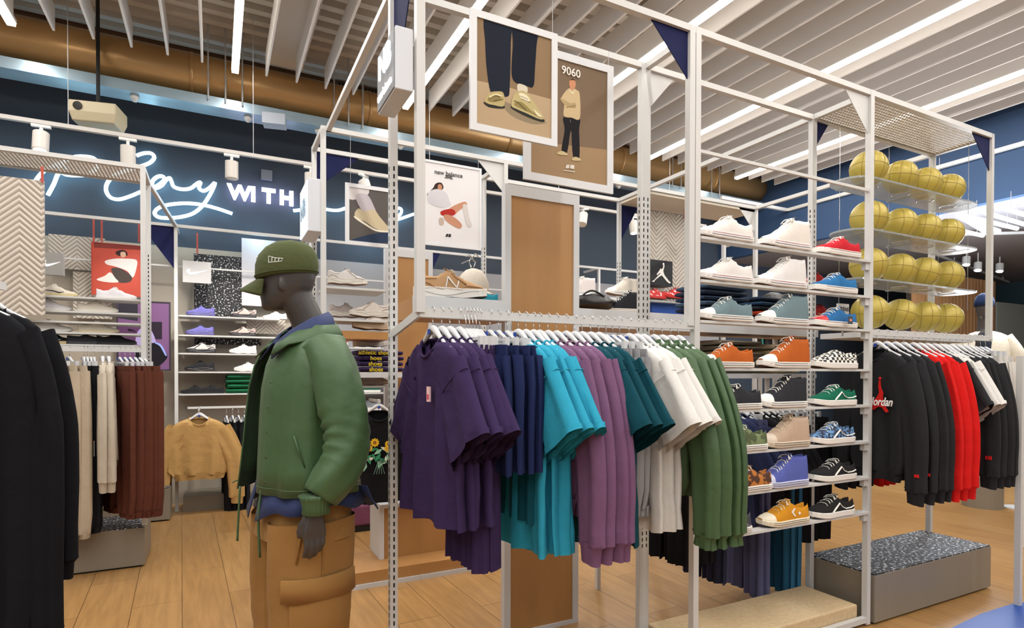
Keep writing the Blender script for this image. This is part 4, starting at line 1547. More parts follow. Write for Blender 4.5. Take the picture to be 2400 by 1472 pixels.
# --- cap
CG = mat('olive_cap', '#4a5232', .85, bump=.25, bscale=70, sheen=.2)
m = MB()
rings = []
for z, rx, ry, cx in ((1.722, .113, .085, .012), (1.735, .117, .088, .012), (1.765, .118, .089, .010), (1.80, .110, .084, .006), (1.83, .090, .070, 0), (1.85, .058, .048, -.004), (1.858, .02, .018, -.006)):
    ring = []
    for k in range(40):
        a = 2 * PI * k / 40
        zz = z
        if z < 1.74:
            zz = z - .012 * math.cos(a) 
        p_ = 1 + .012 * abs(math.cos(3 * a)) ** 8
        ring.append(hp(cx + math.cos(a) * rx * p_, math.sin(a) * ry * p_, zz))
    rings.append(ring)
m.loft(rings)
cp = m.build('cap', CG, MQ, smooth=True)
m = MB()
top_, bot = [], []
rings = []
for i in range(9):
    f = i / 8
    row = []
    for k in range(17):
        g = -1 + 2 * k / 16
        y = g * (.078 - .006 * f)
        reach = .078 * (1 - abs(g) ** 2.6) 
        x0 = .012 + .113 * math.sqrt(max(0, 1 - (y / .088) ** 2)) * .92
        row.append(hp(x0 + reach * f, y, 1.712 - .030 * f - .020 * g * g * (.4 + f) - .008 * f * f))
    rings.append(row)
m.loft(rings, closed=False, cap=False)
br_ = m.build('brim', CG, cp, smooth=True)
so_ = br_.modifiers.new('thick', 'SOLIDIFY')
so_.thickness = .006
so_.offset = 0
m = MB()
for ang in range(0, 180, 60):
    pts = []
    for q in range(17):
        t = PI * q / 16
        a = R(ang)
        pts.append(hp(.004 + math.cos(a) * .119 * math.cos(t), math.sin(a) * .0905 * math.cos(t), 1.745 + .1145 * math.sin(t)))
m.sphere(hp(-.006, 0, 1.859), .008, 12, 8, sc=(1, 1, .6))
m.tube([hp(.012 + math.cos(2 * PI * k / 40) * .1185, math.sin(2 * PI * k / 40) * .0895, 1.732 - .012 * math.cos(2 * PI * k / 40)) for k in range(40)], .0018, 5, closed=True)
m.build('cap_seam', CG, cp, smooth=True)
wh = plain('#dfe3e2', .6)
# small flag mark on the left side of the cap, interlocked letters in front
m = MB()
def cs(a, z, off=.0015):
    rx, ry = .118 + off, .089 + off
    if z > 1.765:
        rx, ry = rx - (z - 1.765) * .23, ry - (z - 1.765) * .15
    return hp(.010 + math.cos(a) * rx, math.sin(a) * ry, z)
for P in ([(78, 1.762), (76, 1.786), (90, 1.778), (104, 1.776), (102, 1.766), (78, 1.762)], [(84, 1.766), (84, 1.782)], [(90, 1.765), (90, 1.777)], [(96, 1.766), (97, 1.777)]):
    m.tube([cs(R(a), z) for a, z in P], .0014, 5)
m.build('side_mark', wh, cp)
m = MB()
for P in ([(-9, 1.755), (-9, 1.80)], [(-9, 1.80), (7, 1.755)], [(7, 1.755), (7, 1.80)], [(-14, 1.795), (0, 1.775), (13, 1.797)], [(0, 1.776), (0, 1.748)]):
    m.tube([cs(R(a), z) for a, z in P], .003, 6)
m.build('front_letters', wh, cp)

# ============================================================ POSTERS AND SIGNS
def poster(label, Y, u0, u1, zb, zt, fw, polys, sc, off, bg, frame_m=None, thick=.012, cat='poster', name='framed_poster', texts=(), strings=None):
    """polys: (colour, points) measured on the photo with scale sc and offset off"""
    x0, x1 = at(u0, 700, Y=Y).x, at(u1, 700, Y=Y).x
    t = thing(name, label, cat, ((x0 + x1) / 2, Y, zb))
    cx = (x0 + x1) / 2
    w, h = x1 - x0, zt - zb
    fr = frame_m or plain('#d3d6da', .4)
    if fw:
        for n_, a, b_ in (('frame', (-w / 2, -thick, 0), (w / 2, 0, fw)), ('frame', (-w / 2, -thick, h - fw), (w / 2, 0, h)), ('frame', (-w / 2, -thick, fw), (-w / 2 + fw, 0, h - fw)), ('frame', (w / 2 - fw, -thick, fw), (w / 2, 0, h - fw))):
            pass
        MB().box((-w / 2, -thick, 0), (w / 2, 0, fw)).box((-w / 2, -thick, h - fw), (w / 2, 0, h)).box((-w / 2, -thick, fw), (-w / 2 + fw, 0, h - fw)).box((w / 2 - fw, -thick, fw), (w / 2, 0, h - fw)).build('frame', fr, t)
    m = MB().box((-w / 2 + fw * .9, -thick * .6, fw * .9), (w / 2 - fw * .9, -.001, h - fw * .9))
    ms = [bg]
    yy = -thick * .6
    for i, (c, pts) in enumerate(polys):
        yy -= .00025
        P = []
        for (a, b_) in pts:
            p = at(off[0] + a / sc, off[1] + b_ / sc, Y=Y)
            P.append((min(max(p.x - cx, -w / 2 + fw), w / 2 - fw), yy, min(max(p.z - zb, fw), h - fw)))
        mm = c if not isinstance(c, str) else plain(c, .85)
        if mm not in ms:
            ms.append(mm)
        m.prism(P, (0, .0002, 0), ms.index(mm))
    m.build('print', ms, t)
    for body, size, c, (a, b_), kw in texts:
        p = at(off[0] + a / sc, off[1] + b_ / sc, Y=Y)
        text('printed_text', body, size, plain(c, .5), t, (p.x - cx, yy - .001, p.z - zb), depth=.0006, **kw)
    if strings:
        for k, (dx, zt2) in enumerate(strings):
            MB().cyl((dx * w / 2, -.003, h - .01), (dx * w / 2, -.003, zt2 - zb), .0012, 5).build('string', GREY, t)
    return t


def curve_pts(pts, k=4):
    return [(p[0], p[1]) for p in smooth_path([(a, b_, 0) for a, b_ in pts], k, closed=True)]


Z2 = (2.944, (700, 0))
# poster with the two legs
tan1, tan2 = mat('print_tan_dark', '#7c6038', .55, var=.15, vscale=3), mat('print_tan_floor', '#ab9370', .55, var=.1, vscale=3)
pz = [at(1100, 20, Y=1.95).z, at(1095, 290, Y=1.95).z]
poster('large framed poster of dark trouser legs in chunky beige sneakers', 1.95, 1098, 1301, 2.222, 2.655, .026, [
    (tan2, [(1205, 560), (1400, 600), (1730, 690), (1730, 1000), (1205, 860)]),
    ('#8d8068', curve_pts([(1380, 700), (1480, 740), (1640, 830), (1700, 850), (1600, 860), (1450, 800)])),
    ('#1c2230', curve_pts([(1272, 110), (1272, 300), (1283, 480), (1310, 640), (1360, 660), (1428, 672), (1442, 600), (1448, 300), (1447, 140)])),
    ('#161c29', curve_pts([(1470, 160), (1462, 320), (1455, 520), (1490, 580), (1560, 600), (1605, 600), (1615, 480), (1624, 330), (1626, 200)])),
    ('#cfc8b6', curve_pts([(1498, 585), (1560, 605), (1556, 650), (1500, 640)])),
    ('#2a2f2e', curve_pts([(1262, 712), (1300, 745), (1395, 755), (1402, 735), (1330, 725)])),
    ('#b5a676', curve_pts([(1268, 700), (1300, 650), (1350, 638), (1398, 650), (1402, 738), (1330, 732), (1290, 722)])),
    ('#8b7d52', curve_pts([(1290, 700), (1310, 668), (1350, 660), (1380, 690), (1330, 712)])),
    ('#2a2f2e', curve_pts([(1450, 748), (1520, 790), (1600, 825), (1668, 845), (1678, 830), (1600, 800), (1480, 740)])),
    ('#b8ab7c', curve_pts([(1452, 735), (1470, 660), (1520, 632), (1560, 648), (1592, 690), (1640, 760), (1676, 822), (1640, 826), (1560, 790), (1490, 760)])),
    ('#8e8150', curve_pts([(1470, 730), (1520, 710), (1600, 780), (1650, 815), (1560, 775)])),
    ('#e0d8bd', curve_pts([(1505, 650), (1550, 660), (1580, 700), (1560, 712), (1520, 690)])),
    ('#6f6540', [(1512, 668), (1565, 690), (1567, 694), (1513, 672)]),
    ('#6f6540', [(1520, 688), (1580, 712), (1582, 716), (1521, 692)]),
    ('#6f6540', [(1470, 700), (1500, 712), (1560, 770), (1556, 774), (1498, 718), (1470, 706)]),
    ('#d9d2b0', curve_pts([(1600, 760), (1640, 790), (1662, 815), (1630, 806)])),
    ('#d9cfa8', curve_pts([(1300, 672), (1345, 655), (1385, 668), (1380, 676), (1340, 666), (1305, 684)])),
    ('#6f6540', [(1330, 700), (1395, 690), (1396, 695), (1331, 706)]),
], *Z2, tan1, strings=[(-.86, 2.83), (.9, 2.83)])
# poster with the standing man
br1, br2 = mat('print_brown', '#6f573c', .55, var=.12, vscale=3), mat('print_brown_floor', '#97795222'[:7], .55, var=.08, vscale=3)
poster('framed poster of a standing man in cream jacket and black trousers, white number 9060 above', 2.21, 1224, 1432, 2.175, 2.76, .034, [
    (br2, [(1560, 980), (1800, 1000), (2140, 1040), (2140, 1290), (1560, 1190)]),
    ('#201f24', curve_pts([(1815, 810), (1822, 900), (1800, 1050), (1838, 1062), (1866, 900), (1880, 1080), (1924, 1092), (1922, 900), (1922, 820)])),
    ('#c9b48d', curve_pts([(1830, 630), (1862, 612), (1905, 625), (1925, 660), (1926, 820), (1870, 815), (1815, 802), (1818, 720), (1794, 690)])),
    ('#b29c74', curve_pts([(1795, 680), (1860, 715), (1893, 712), (1895, 750), (1840, 740), (1800, 705)])),
    ('#c98f6c', curve_pts([(1852, 562), (1872, 548), (1893, 562), (1895, 600), (1875, 625), (1855, 605)])),
    ('#8d7a55', [(1832, 742), (1896, 728), (1897, 733), (1833, 748)]),
    ('#e0d3b0', curve_pts([(1850, 616), (1872, 640), (1896, 616), (1885, 640), (1872, 655), (1858, 638)])),
    ('#3a2a22', curve_pts([(1853, 560), (1872, 547), (1893, 560), (1880, 556), (1864, 556)])),
    ('#8a8270', [(1858, 830), (1861, 830), (1862, 848), (1859, 848)]),
    ('#c7b68d', curve_pts([(1770, 1058), (1800, 1045), (1838, 1062), (1836, 1075), (1780, 1070)])),
    ('#c7b68d', curve_pts([(1872, 1098), (1895, 1085), (1928, 1098), (1930, 1112), (1880, 1112)])),
    ('#d9d3c9', [(1826, 1165), (1834, 1140), (1856, 1140), (1852, 1165)]),
    ('#d9d3c9', [(1858, 1166), (1862, 1140), (1888, 1143), (1886, 1170)]),
    ('#d9d3c9', [(1812, 1176), (1892, 1186), (1892, 1192), (1812, 1182)]),
], *Z2, br1, strings=[(.9, 2.83), (-.5, 2.83)], texts=[('9060', .050, '#e8e4dc', (1862, 505), {'bold': .0006})])
# white poster in the second row
Z6 = (3.68, (700, 450))
whp = mat('print_white', '#d7d6d8', .55)
poster('white framed poster of a crouching woman in red shorts, small lettering above', 3.66, 985, 1126, at(985, 574, Y=3.66).z, at(985, 373, Y=3.66).z, .016, [
    ('#3a2a26', curve_pts([(1190, -75), (1225, -70), (1235, -20), (1150, 20), (1095, 30), (1150, -30), (1165, -60)])),
    ('#b98468', curve_pts([(1195, -58), (1222, -55), (1226, -15), (1205, 2), (1190, -20)])),
    ('#c7c6cc', curve_pts([(1110, 10), (1180, -20), (1260, 10), (1290, 80), (1300, 120), (1230, 140), (1150, 120), (1105, 80)])),
    ('#bd8a70', curve_pts([(1290, 150), (1380, 100), (1430, 90), (1440, 120), (1380, 160), (1330, 200)])),
    ('#a92f28', curve_pts([(1220, 170), (1300, 150), (1340, 170), (1330, 205), (1250, 210), (1218, 200)])),
    ('#bd8a70', curve_pts([(1250, 200), (1320, 215), (1395, 280), (1380, 320), (1310, 290), (1250, 240)])),
    ('#c9c4c2', curve_pts([(1405, 120), (1440, 120), (1460, 220), (1485, 295), (1450, 300), (1425, 230)])),
    ('#b8a89c', curve_pts([(1205, 230), (1240, 235), (1240, 285), (1205, 285)])),
    ('#2a2a2c', [(1256, 390), (1266, 366), (1282, 366), (1276, 390)]),
    ('#2a2a2c', [(1280, 391), (1286, 366), (1304, 368), (1304, 392)]),
], *Z6, whp, texts=[('new balance', .040, '#3a3a3c', (1282, -150), {'bold': .0006}), ('204L', .028, '#3a3a3c', (1282, -122), {'bold': .0012, 'shear': .3})], strings=[(-.9, 2.82), (.9, 2.82)])
dk_ = mat('print_dark', '#4a4440', .55, var=.15, vscale=4)
poster('framed dark poster of a white sock and beige sneaker standing on tiptoe', 3.66, 808, 931, at(808, 574, Y=3.66).z, at(808, 430, Y=3.66).z, .024, [
    ('#2c3a52', curve_pts([(450, 420), (600, 375), (780, 355), (780, 440), (450, 440)])),
    ('#cfcacb', curve_pts([(430, -60), (560, -60), (600, 0), (560, 50), (430, 70)])),
    ('#b9b2ba', curve_pts([(480, 40), (580, 30), (640, 130), (660, 200), (600, 200), (545, 180)])),
    ('#c2b497', curve_pts([(475, 190), (510, 150), (560, 175), (640, 160), (690, 220), (750, 290), (790, 330), (750, 350), (650, 320), (560, 260), (490, 235)])),
    ('#e2dccb', curve_pts([(475, 215), (560, 270), (660, 330), (790, 345), (780, 356), (660, 346), (550, 285), (478, 235)])),
], *Z6, dk_, strings=[(-.8, 2.82), (.8, 2.82)])

# lightbox sign on the end of the front rack
t = thing('lightbox_sign', 'white square lightbox sign with raised white lettering on the end of the front rack', 'sign', (.566, 2.02, 2.395))
MB().box((-.032, -.115, -.105), (.03, .115, .105)).build('sign_box', plain('#c9ced6', .4), t, bevel=.004)
MB().box((-.036, -.108, -.098), (-.032, .108, .098)).build('sign_face', plain('#8b9198', .6), t)
wl = glow('#ffffff', 1.3)
text('raised_text', 'NB', .12, wl, t, (-.038, 0, .035), rot=(PI / 2, 0, -PI / 2), depth=.008, bold=.001)
text('raised_text', 'new balance', .036, wl, t, (-.038, 0, -.062), rot=(PI / 2, 0, -PI / 2), depth=.008, bold=.0006)
# lightbox on the second row, seen edge on
t = thing('lightbox_sign', 'small glowing lightbox sign on the end of the second row, edge on', 'sign', (.545, 3.86, 2.36))
MB().box((-.045, -.17, -.16), (.04, .17, .16)).build('sign_box', plain('#c9ced6', .4), t, bevel=.004)
MB().box((-.05, -.16, -.15), (-.045, .16, .15)).build('sign_face', glow('#eaf4ff', 2.0), t)
text('raised_text', 'NB', .16, plain('#8fa0ae'), t, (-.053, 0, .0), rot=(PI / 2, 0, -PI / 2), depth=.006, bold=.002)

# ============================================================ NEON SIGN on the back wall
NY = 6.80
NEON = glow('#8fe0ff', 7)
NEONW = glow('#c4f0ff', 7)
neon = thing('neon_sign', 'white blue neon script sign on the navy back wall reading Play with us', 'neon sign', (0, NY, 2.9))


def stroke(pts, sc, off, name='neon_tube', r=.017, k=6):
    P = [at(off[0] + a / sc, off[1] + b_ / sc, Y=NY) - Vector((0, NY, 2.9)) for a, b_ in pts]
    o = MB().tube(smooth_path(P, k), r, 8).build(name, NEONW, neon, smooth=True)
    return o


Z1 = (2.944, (0, 0))
stroke([(215, 1320), (240, 1262), (290, 1200), (345, 1165), (420, 1140), (450, 1180)], *Z1, name='neon_letter_p')
stroke([(325, 1360), (365, 1285), (402, 1205), (455, 1218), (520, 1222), (600, 1215), (660, 1170), (650, 1110), (580, 1092), (500, 1098), (420, 1140), (395, 1200)], *Z1, name='neon_letter_p')
stroke([(935, 1085), (985, 1068), (1035, 1068), (1058, 1095), (1030, 1132), (960, 1160), (860, 1190), (785, 1220), (735, 1275), (728, 1330), (760, 1375), (820, 1386), (900, 1362), (980, 1328), (1040, 1310), (1090, 1285), (1128, 1250), (1118, 1228), (1085, 1228), (1050, 1255), (1045, 1290), (1068, 1308), (1110, 1290), (1140, 1252), (1165, 1238), (1178, 1262), (1195, 1298), (1250, 1315), (1310, 1308), (1355, 1275), (1378, 1268), (1368, 1305), (1398, 1326), (1440, 1305), (1478, 1270), (1450, 1340), (1395, 1425), (1330, 1480), (1250, 1505), (1160, 1514), (1090, 1508), (1062, 1480), (1090, 1445), (1160, 1422), (1270, 1412), (1380, 1420), (1490, 1446), (1598, 1482)], *Z1, name='neon_letters_lay')
stroke([(2020, 1460), (2080, 1452), (2150, 1430), (2200, 1436), (2260, 1452), (2330, 1456), (2400, 1436), (2460, 1440), (2560, 1470), (2640, 1476), (2700, 1462), (2745, 1440), (2765, 1450), (2762, 1475), (2735, 1505), (2710, 1525), (2760, 1512), (2850, 1480)], *Z1, name='neon_letters_us')
for wch, u in zip('WITH', (560, 592, 628, 670)):
    p = at(u, 456 + (u - 560) * .11, Y=NY)
    me_o = text('neon_letter_' + wch.lower(), wch, .205, glow('#e6ddff', 7), neon, (p.x, -.0, p.z - 2.9), depth=.03, bold=.010)
# soft glow lights of the neon tubes on the wall
for x, z in ((-1.6, 3.0), (-.4, 2.95), (.4, 2.75), (1.6, 2.9)):
    ld = bpy.data.lights.new('neon_glow', 'POINT')
    ld.energy = 7
    ld.color = (.45, .8, 1)
    ld.shadow_soft_size = .25
    lo = bpy.data.objects.new('neon_glow', ld)
    COL.objects.link(lo)
    lo.location = (x, 6.6, z)

# ============================================================ TRACK LIGHTS
TY = 5.55
p0, p1 = at(20, 284, Y=TY), at(700, 381, Y=TY)
TZ = (p0.z + p1.z) / 2
tk = thing('light_track', 'long white lighting track in front of the neon sign', 'light track', (0, TY, TZ))
MB().box((-3.2, -.018, -.015), (5.6, .018, .015)).build('track_bar', plain('#b9b6b2', .5), tk)
for x in (-2.2, -1.0, .3, 1.9, 3.4, 5.0):
    MB().cyl((x, 0, .015), (x, 0, 4.44 - TZ), .003, 5).build('suspension_wire', GREY, tk)


def spot(u, tilt, yaw, on, lab, Y=TY, z=TZ, power=26, aim=None):
    x = at(u, 380, Y=Y).x
    t = thing('track_spotlight', lab, 'spotlight', (x, Y, z - .015), yaw, 'track spotlights')
    MB().box((-.06, -.014, -.022), (.06, .014, 0)).cyl((0, 0, -.02), (0, 0, -.06), .012, 10).build('adapter', WHITE, t)
    d = Vector((0, math.sin(tilt), -math.cos(tilt)))
    c = Vector((0, 0, -.06))
    h = MB().tube([c, c + d * .005, c + d * .145, c + d * .15], [.035, .052, .052, .05], 20).build('lamp_head', plain('#c9c5bf', .45), t, smooth=False)
    MB().tube([c + d * .146, c + d * .152], .042, 20).build('lens', glow('#fff6e8', 14) if on else plain('#e8e4da', .3), t)
    ld = bpy.data.lights.new('track_light', 'SPOT')
    ld.energy = power * 3.6
    ld.spot_size = R(62)
    ld.spot_blend = .8
    ld.shadow_soft_size = .04
    ld.color = (1, .96, .9)
    lo = bpy.data.objects.new('track_light', ld)
    COL.objects.link(lo)
    a = Vector(aim) if aim else Vector((x, 6.7, 1.4))
    s_ = Vector((x, Y, z - .24))
    lo.location = s_
    lo.rotation_euler = (a - s_).to_track_quat('-Z', 'Y').to_euler()


spot(95, R(-12), 0, True, 'lit track spotlight furthest left, above the perforated top', aim=(-2, 4.9, 1.2))
spot(298, R(4), 0, False, 'track spotlight left of the neon script, second from the left')
spot(541, R(2), 0, False, 'track spotlight between the neon word and the white letters')
spot(726, R(2), 0, False, 'track spotlight just left of the second row of racks')
spot(850, R(-20), R(40), False, 'track spotlight behind the poster of the sneaker on tiptoe', aim=(1.3, 4.0, 1.4))
spot(1366, R(-24), R(-50), False, 'tilted track spotlight right of the oak panel', aim=(2.2, 4.0, 1.3))
spot(1482, R(-10), 0, True, 'lit track spotlight beside the slotted double post', aim=(3.2, 4.6, 1.3))
spot(1700, R(-10), 0, False, 'track spotlight behind the white canvas shoes', aim=(4.2, 6.6, 1.3))

# projector, junction boxes
p = at(228, 285, Y=5.9)
t = thing('projector', 'cream boxy projector with round black lens hanging above the neon sign', 'projector', (p.x, 5.9, p.z), R(-12))
m = MB()
m.loft([[(-.26, -.14, -.07), (.26, -.14, -.07), (.26, .16, -.07), (-.26, .16, -.07)], [(-.29, -.17, .02), (.29, -.17, .02), (.29, .2, .02), (-.29, .2, .02)], [(-.29, -.17, .13), (.29, -.17, .13), (.29, .2, .13), (-.29, .2, .13)]])
m.v = [(x * .58, y * .7, z * .8) for x, y, z in m.v]
m.build('casing', plain('#b5a98c', .5), t, bevel=.01)
MB().cyl((-.10, -.118, .055), (-.10, -.128, .055), .033, 20).build('lens', plain('#17130f', .2), t)
MB().cyl((0, 0, .10), (0, 0, 4.46 - p.z), .015, 8).build('ceiling_arm', BLACK, t)
p = at(641, 286, Y=5.95)
tag(MB().cbox((0, 0, 0), (.2, .14, .1)).build('junction_box', plain('#9aa3ae'), loc=p, rz=R(-12)), 'white ceiling speaker box under the cable tray', 'speaker')
p = at(623, 413, Y=6.83)
tag(MB().cbox((0, 0, 0), (.11, .05, .1)).build('wall_box', plain('#6f7680'), loc=p), 'small grey box on the wall above the white letters', 'wall box')

# ============================================================ HERRINGBONE PANELS, WALL GRAPHICS
def herring(name, c1, c2, f=26.0, w=.11, amp=.075, ax=0):
    m = bpy.data.materials.new(name)
    m.use_nodes = True
    nt = m.node_tree
    b = nt.nodes['Principled BSDF']
    b.inputs['Roughness'].default_value = .6
    tc = nt.nodes.new('ShaderNodeTexCoord')
    sp = nt.nodes.new('ShaderNodeSeparateXYZ')
    nt.links.new(tc.outputs['Object'], sp.inputs[0])

    def mth(op, a, b_=None):
        n = nt.nodes.new('ShaderNodeMath')
        n.operation = op
        for i, q in enumerate((a, b_)):
            if q is None:
                continue
            if isinstance(q, (int, float)):
                n.inputs[i].default_value = q
            else:
                nt.links.new(q, n.inputs[i])
        return n.outputs[0]
    tri = mth('PINGPONG', sp.outputs[ax], w)
    t = mth('ADD', sp.outputs[2], mth('MULTIPLY', tri, amp / w * 1.4))
    s = mth('SINE', mth('MULTIPLY', t, f * 2 * PI))
    rp = nt.nodes.new('ShaderNodeValToRGB')
    rp.color_ramp.elements[0].position = .12
    rp.color_ramp.elements[1].position = .40
    rp.color_ramp.elements[0].color = lin(c2)
    rp.color_ramp.elements[1].color = lin(c1)
    nt.links.new(mth('ADD', mth('MULTIPLY', s, .5), .5), rp.inputs[0])
    nt.links.new(rp.outputs[0], b.inputs['Base Color'])
    bp = nt.nodes.new('ShaderNodeBump')
    bp.inputs['Distance'].default_value = .004
    bp.inputs['Strength'].default_value = .6
    nt.links.new(s, bp.inputs['Height'])
    nt.links.new(bp.outputs[0], b.inputs['Normal'])
    return m


HB = herring('herringbone_panel', '#c9c1b6', '#9a9186')


def board(label, Y, u0, v0, u1, v1, m, th=.02, cat='panel', name='wall_board', group=None):
    a, b_ = at(u0, v0, Y=Y), at(u1, v1, Y=Y)
    t = MB().box((-(b_.x - a.x) / 2, 0, -(a.z - b_.z) / 2), ((b_.x - a.x) / 2, th, (a.z - b_.z) / 2)).build(name, m, loc=((a.x + b_.x) / 2, Y, (a.z + b_.z) / 2))
    return tag(t, label, cat, group)


def strap(u, v0, v1, Y, lab='thin orange red strap holding a wall graphic'):
    a, b_ = at(u, v0, Y=Y), at(u, v1, Y=Y)
    return tag(MB().box((a.x - .008, Y - .004, b_.z), (a.x + .008, Y, a.z)).build('hanging_strap', plain('#b0493a')), lab, 'strap', 'orange straps of the wall graphics')


tag(MB().box((-1.95, 4.70, 1.71), (-.975, 4.72, 2.57)).build('wall_board', HB), 'large beige herringbone panel at the left edge, hanging in the left rack', 'panel')
strap(97, 395, 432, 4.69)
W6 = 6.62
board('white herringbone panel on the back wall behind the red poster', 6.70, 112, 552, 245, 640, HB)
board('white herringbone panel behind the shelves of white sneakers', 6.72, 170, 640, 262, 752, HB)
board('black and white speckled panel on the back wall beside the sneakers', 6.70, 453, 597, 566, 752, speck)
board('low strip of speckled panel behind the black and white sneakers', 6.71, 455, 792, 612, 812, speck)
board('small herringbone panel behind the mannequin chin', 6.69, 577, 744, 668, 786, HB)
strap(461, 549, 597, 6.66)
strap(218, 512, 571, 6.60)
strap(237, 514, 571, 6.60)
strap(324, 522, 571, 6.60)
t = board('white framed picture behind the cap of the mannequin', 6.66, 565, 560, 720, 725, plain('#c9c7cd'), name='wall_picture', cat='picture')
swo = [(0, .46), (.08, .30), (.22, .22), (.45, .30), (1, .62), (.45, .44), (.24, .38), (.14, .46), (.18, .66), (.05, .60)]


def sign_swoosh(label, Y, u0, v0, u1, v1, c, cm, cat='sign'):
    a, b_ = at(u0, v0, Y=Y), at(u1, v1, Y=Y)
    w, h = b_.x - a.x, a.z - b_.z
    t = thing('logo_sign', label, cat, ((a.x + b_.x) / 2, Y, b_.z))
    MB().box((-w / 2, 0, 0), (w / 2, .04, h)).build('sign_plate', c, t)
    MB().prism([(-w * .38 + w * .76 * x, -.004, h * (.22 + .62 * z)) for x, z in swo], (0, .006, 0)).build('raised_mark', cm, t)
    return t


sign_swoosh('square grey sign with white swoosh in front of the speckled panel', 6.45, 427, 613, 494, 668, plain('#b9b9ba'), glow('#ffffff', .8))
sign_swoosh('grey sign with white swoosh right of the herringbone panel at left', 5.06, 92, 594, 148, 650, plain('#b3b1ae'), glow('#ffffff', .8))
# red poster
redp = mat('print_red', '#b6402c', .55, var=.15, vscale=4)
Z5 = (5.8875, (100, 600))
a, b_ = at(215, 571, Y=6.56), at(330, 700, Y=6.56)
poster('red poster of a person in white shirt leaning forward, above the white sneakers', 6.56, 214, 331, b_.z, a.z, .006, [
    ('#7e3a35', [(700, -190), (1350, -150), (1350, -60), (700, -90)]),
    ('#3a2b29', curve_pts([(1000, -30), (1080, -60), (1150, -40), (1160, 20), (1040, 20)])),
    ('#c9a58f', curve_pts([(1070, -25), (1130, -30), (1140, 30), (1080, 40)])),
    ('#d8d2d0', curve_pts([(860, 90), (1000, 60), (1150, 60), (1290, 80), (1290, 190), (1240, 320), (1160, 230), (1000, 170), (880, 140)])),
    ('#4a423f', curve_pts([(950, 190), (1080, 200), (1220, 300), (1200, 380), (1040, 385), (960, 260)])),
    ('#dcd4cf', curve_pts([(740, 350), (850, 300), (930, 250), (1000, 330), (1040, 385), (880, 385)])),
], *Z5, redp, frame_m=plain('#a8392a'))
# purple panel with a person in cap and black top
a, b_ = at(272, 706, Y=6.50), at(399, 872, Y=6.50)
poster('purple poster of a person in lilac cap and black top, right of the left rack', 6.50, 272, 399, b_.z, a.z, .012, [
    ('#33323a', [(1040, 660), (1200, 640), (1310, 640), (1310, 920), (1040, 880)]),
    ('#2a2330', [(1500, 930), (1645, 930), (1645, 1170), (1500, 1170)]),
    ('#59395c', [(1040, 940), (1350, 960), (1350, 1230), (1040, 1220)]),
    ('#a395c8', curve_pts([(1290, 1120), (1340, 1030), (1430, 1000), (1500, 1050), (1560, 1210), (1480, 1260), (1300, 1240)])),
    ('#18161d', curve_pts([(1480, 1230), (1600, 1230), (1690, 1330), (1710, 1440), (1500, 1600), (1300, 1560), (1290, 1330)])),
    ('#8f9fe0', curve_pts([(1560, 1210), (1640, 1250), (1710, 1380), (1690, 1390), (1620, 1270), (1550, 1225)])),
    ('#1b1520', curve_pts([(1170, 1030), (1230, 1035), (1290, 1070), (1230, 1060), (1190, 1060)])),
], *Z5, mat('print_purple', '#704a78', .55, var=.12, vscale=3), frame_m=plain('#2a2330'), name='wall_picture')

# ============================================================ SHELVES AND SHOES OF THE LEFT AND BACK RACKS
SN = ('shoe', 'sneaker')


def shoe_at(u0, u1, v, Y, kind, label, upper, toe='left', **k):
    """shoe standing with its sole at image height v in plane Y, its ends at u0 and u1"""
    xa, xb = at(u0, v, Y=Y).x, at(u1, v, Y=Y).x
    z = at((u0 + u1) / 2, v, Y=Y).z
    L = KIND[kind]['L'] * 1.08
    sc = max(.7, min(1.25, (xb - xa) / (L + .03)))
    return shoe(label, kind, upper, loc=((xa + xb) / 2, Y, z), rz=(0 if toe == 'left' else PI) + k.pop('turn', 0), scale=sc, name='sneaker', **k)


def long_shelf(label, Y0_, Y1_, u0, u1, v, th=.014, m=FRAME, group=None, z=None):
    a, b_ = at(u0, v, Y=Y0_), at(u1, v, Y=Y0_)
    zz = z if z is not None else a.z
    o = MB().box((-(b_.x - a.x) / 2, 0, -th), ((b_.x - a.x) / 2, Y1_ - Y0_, 0)).build('shelf', m, loc=((a.x + b_.x) / 2, Y0_, zz))
    tag(o, label, 'shelf', group)
    return zz


# back wall bay, five shelves
GW = 'shelves of the back wall bay beside the mannequin'
wz = [long_shelf('slim white wall shelf beside the mannequin, %s from the top' % ORD[i], YW + .02, 6.80, 415, 655, v, group=GW) for i, v in enumerate((741, 787, 830, 874, 927))]


def wshoe(i, u0, u1, kind, label, upper, **k):
    Y = YW + .09
    x0, x1 = at(u0, 800, Y=Y).x, at(u1, 800, Y=Y).x
    L = KIND[kind]['L'] * 1.08
    return shoe(label, kind, upper, loc=((x0 + x1) / 2, Y, wz[i]), rz=k.pop('rz', R(-6)), scale=max(.75, (x1 - x0) / (L + .03)), name='sneaker', **k)


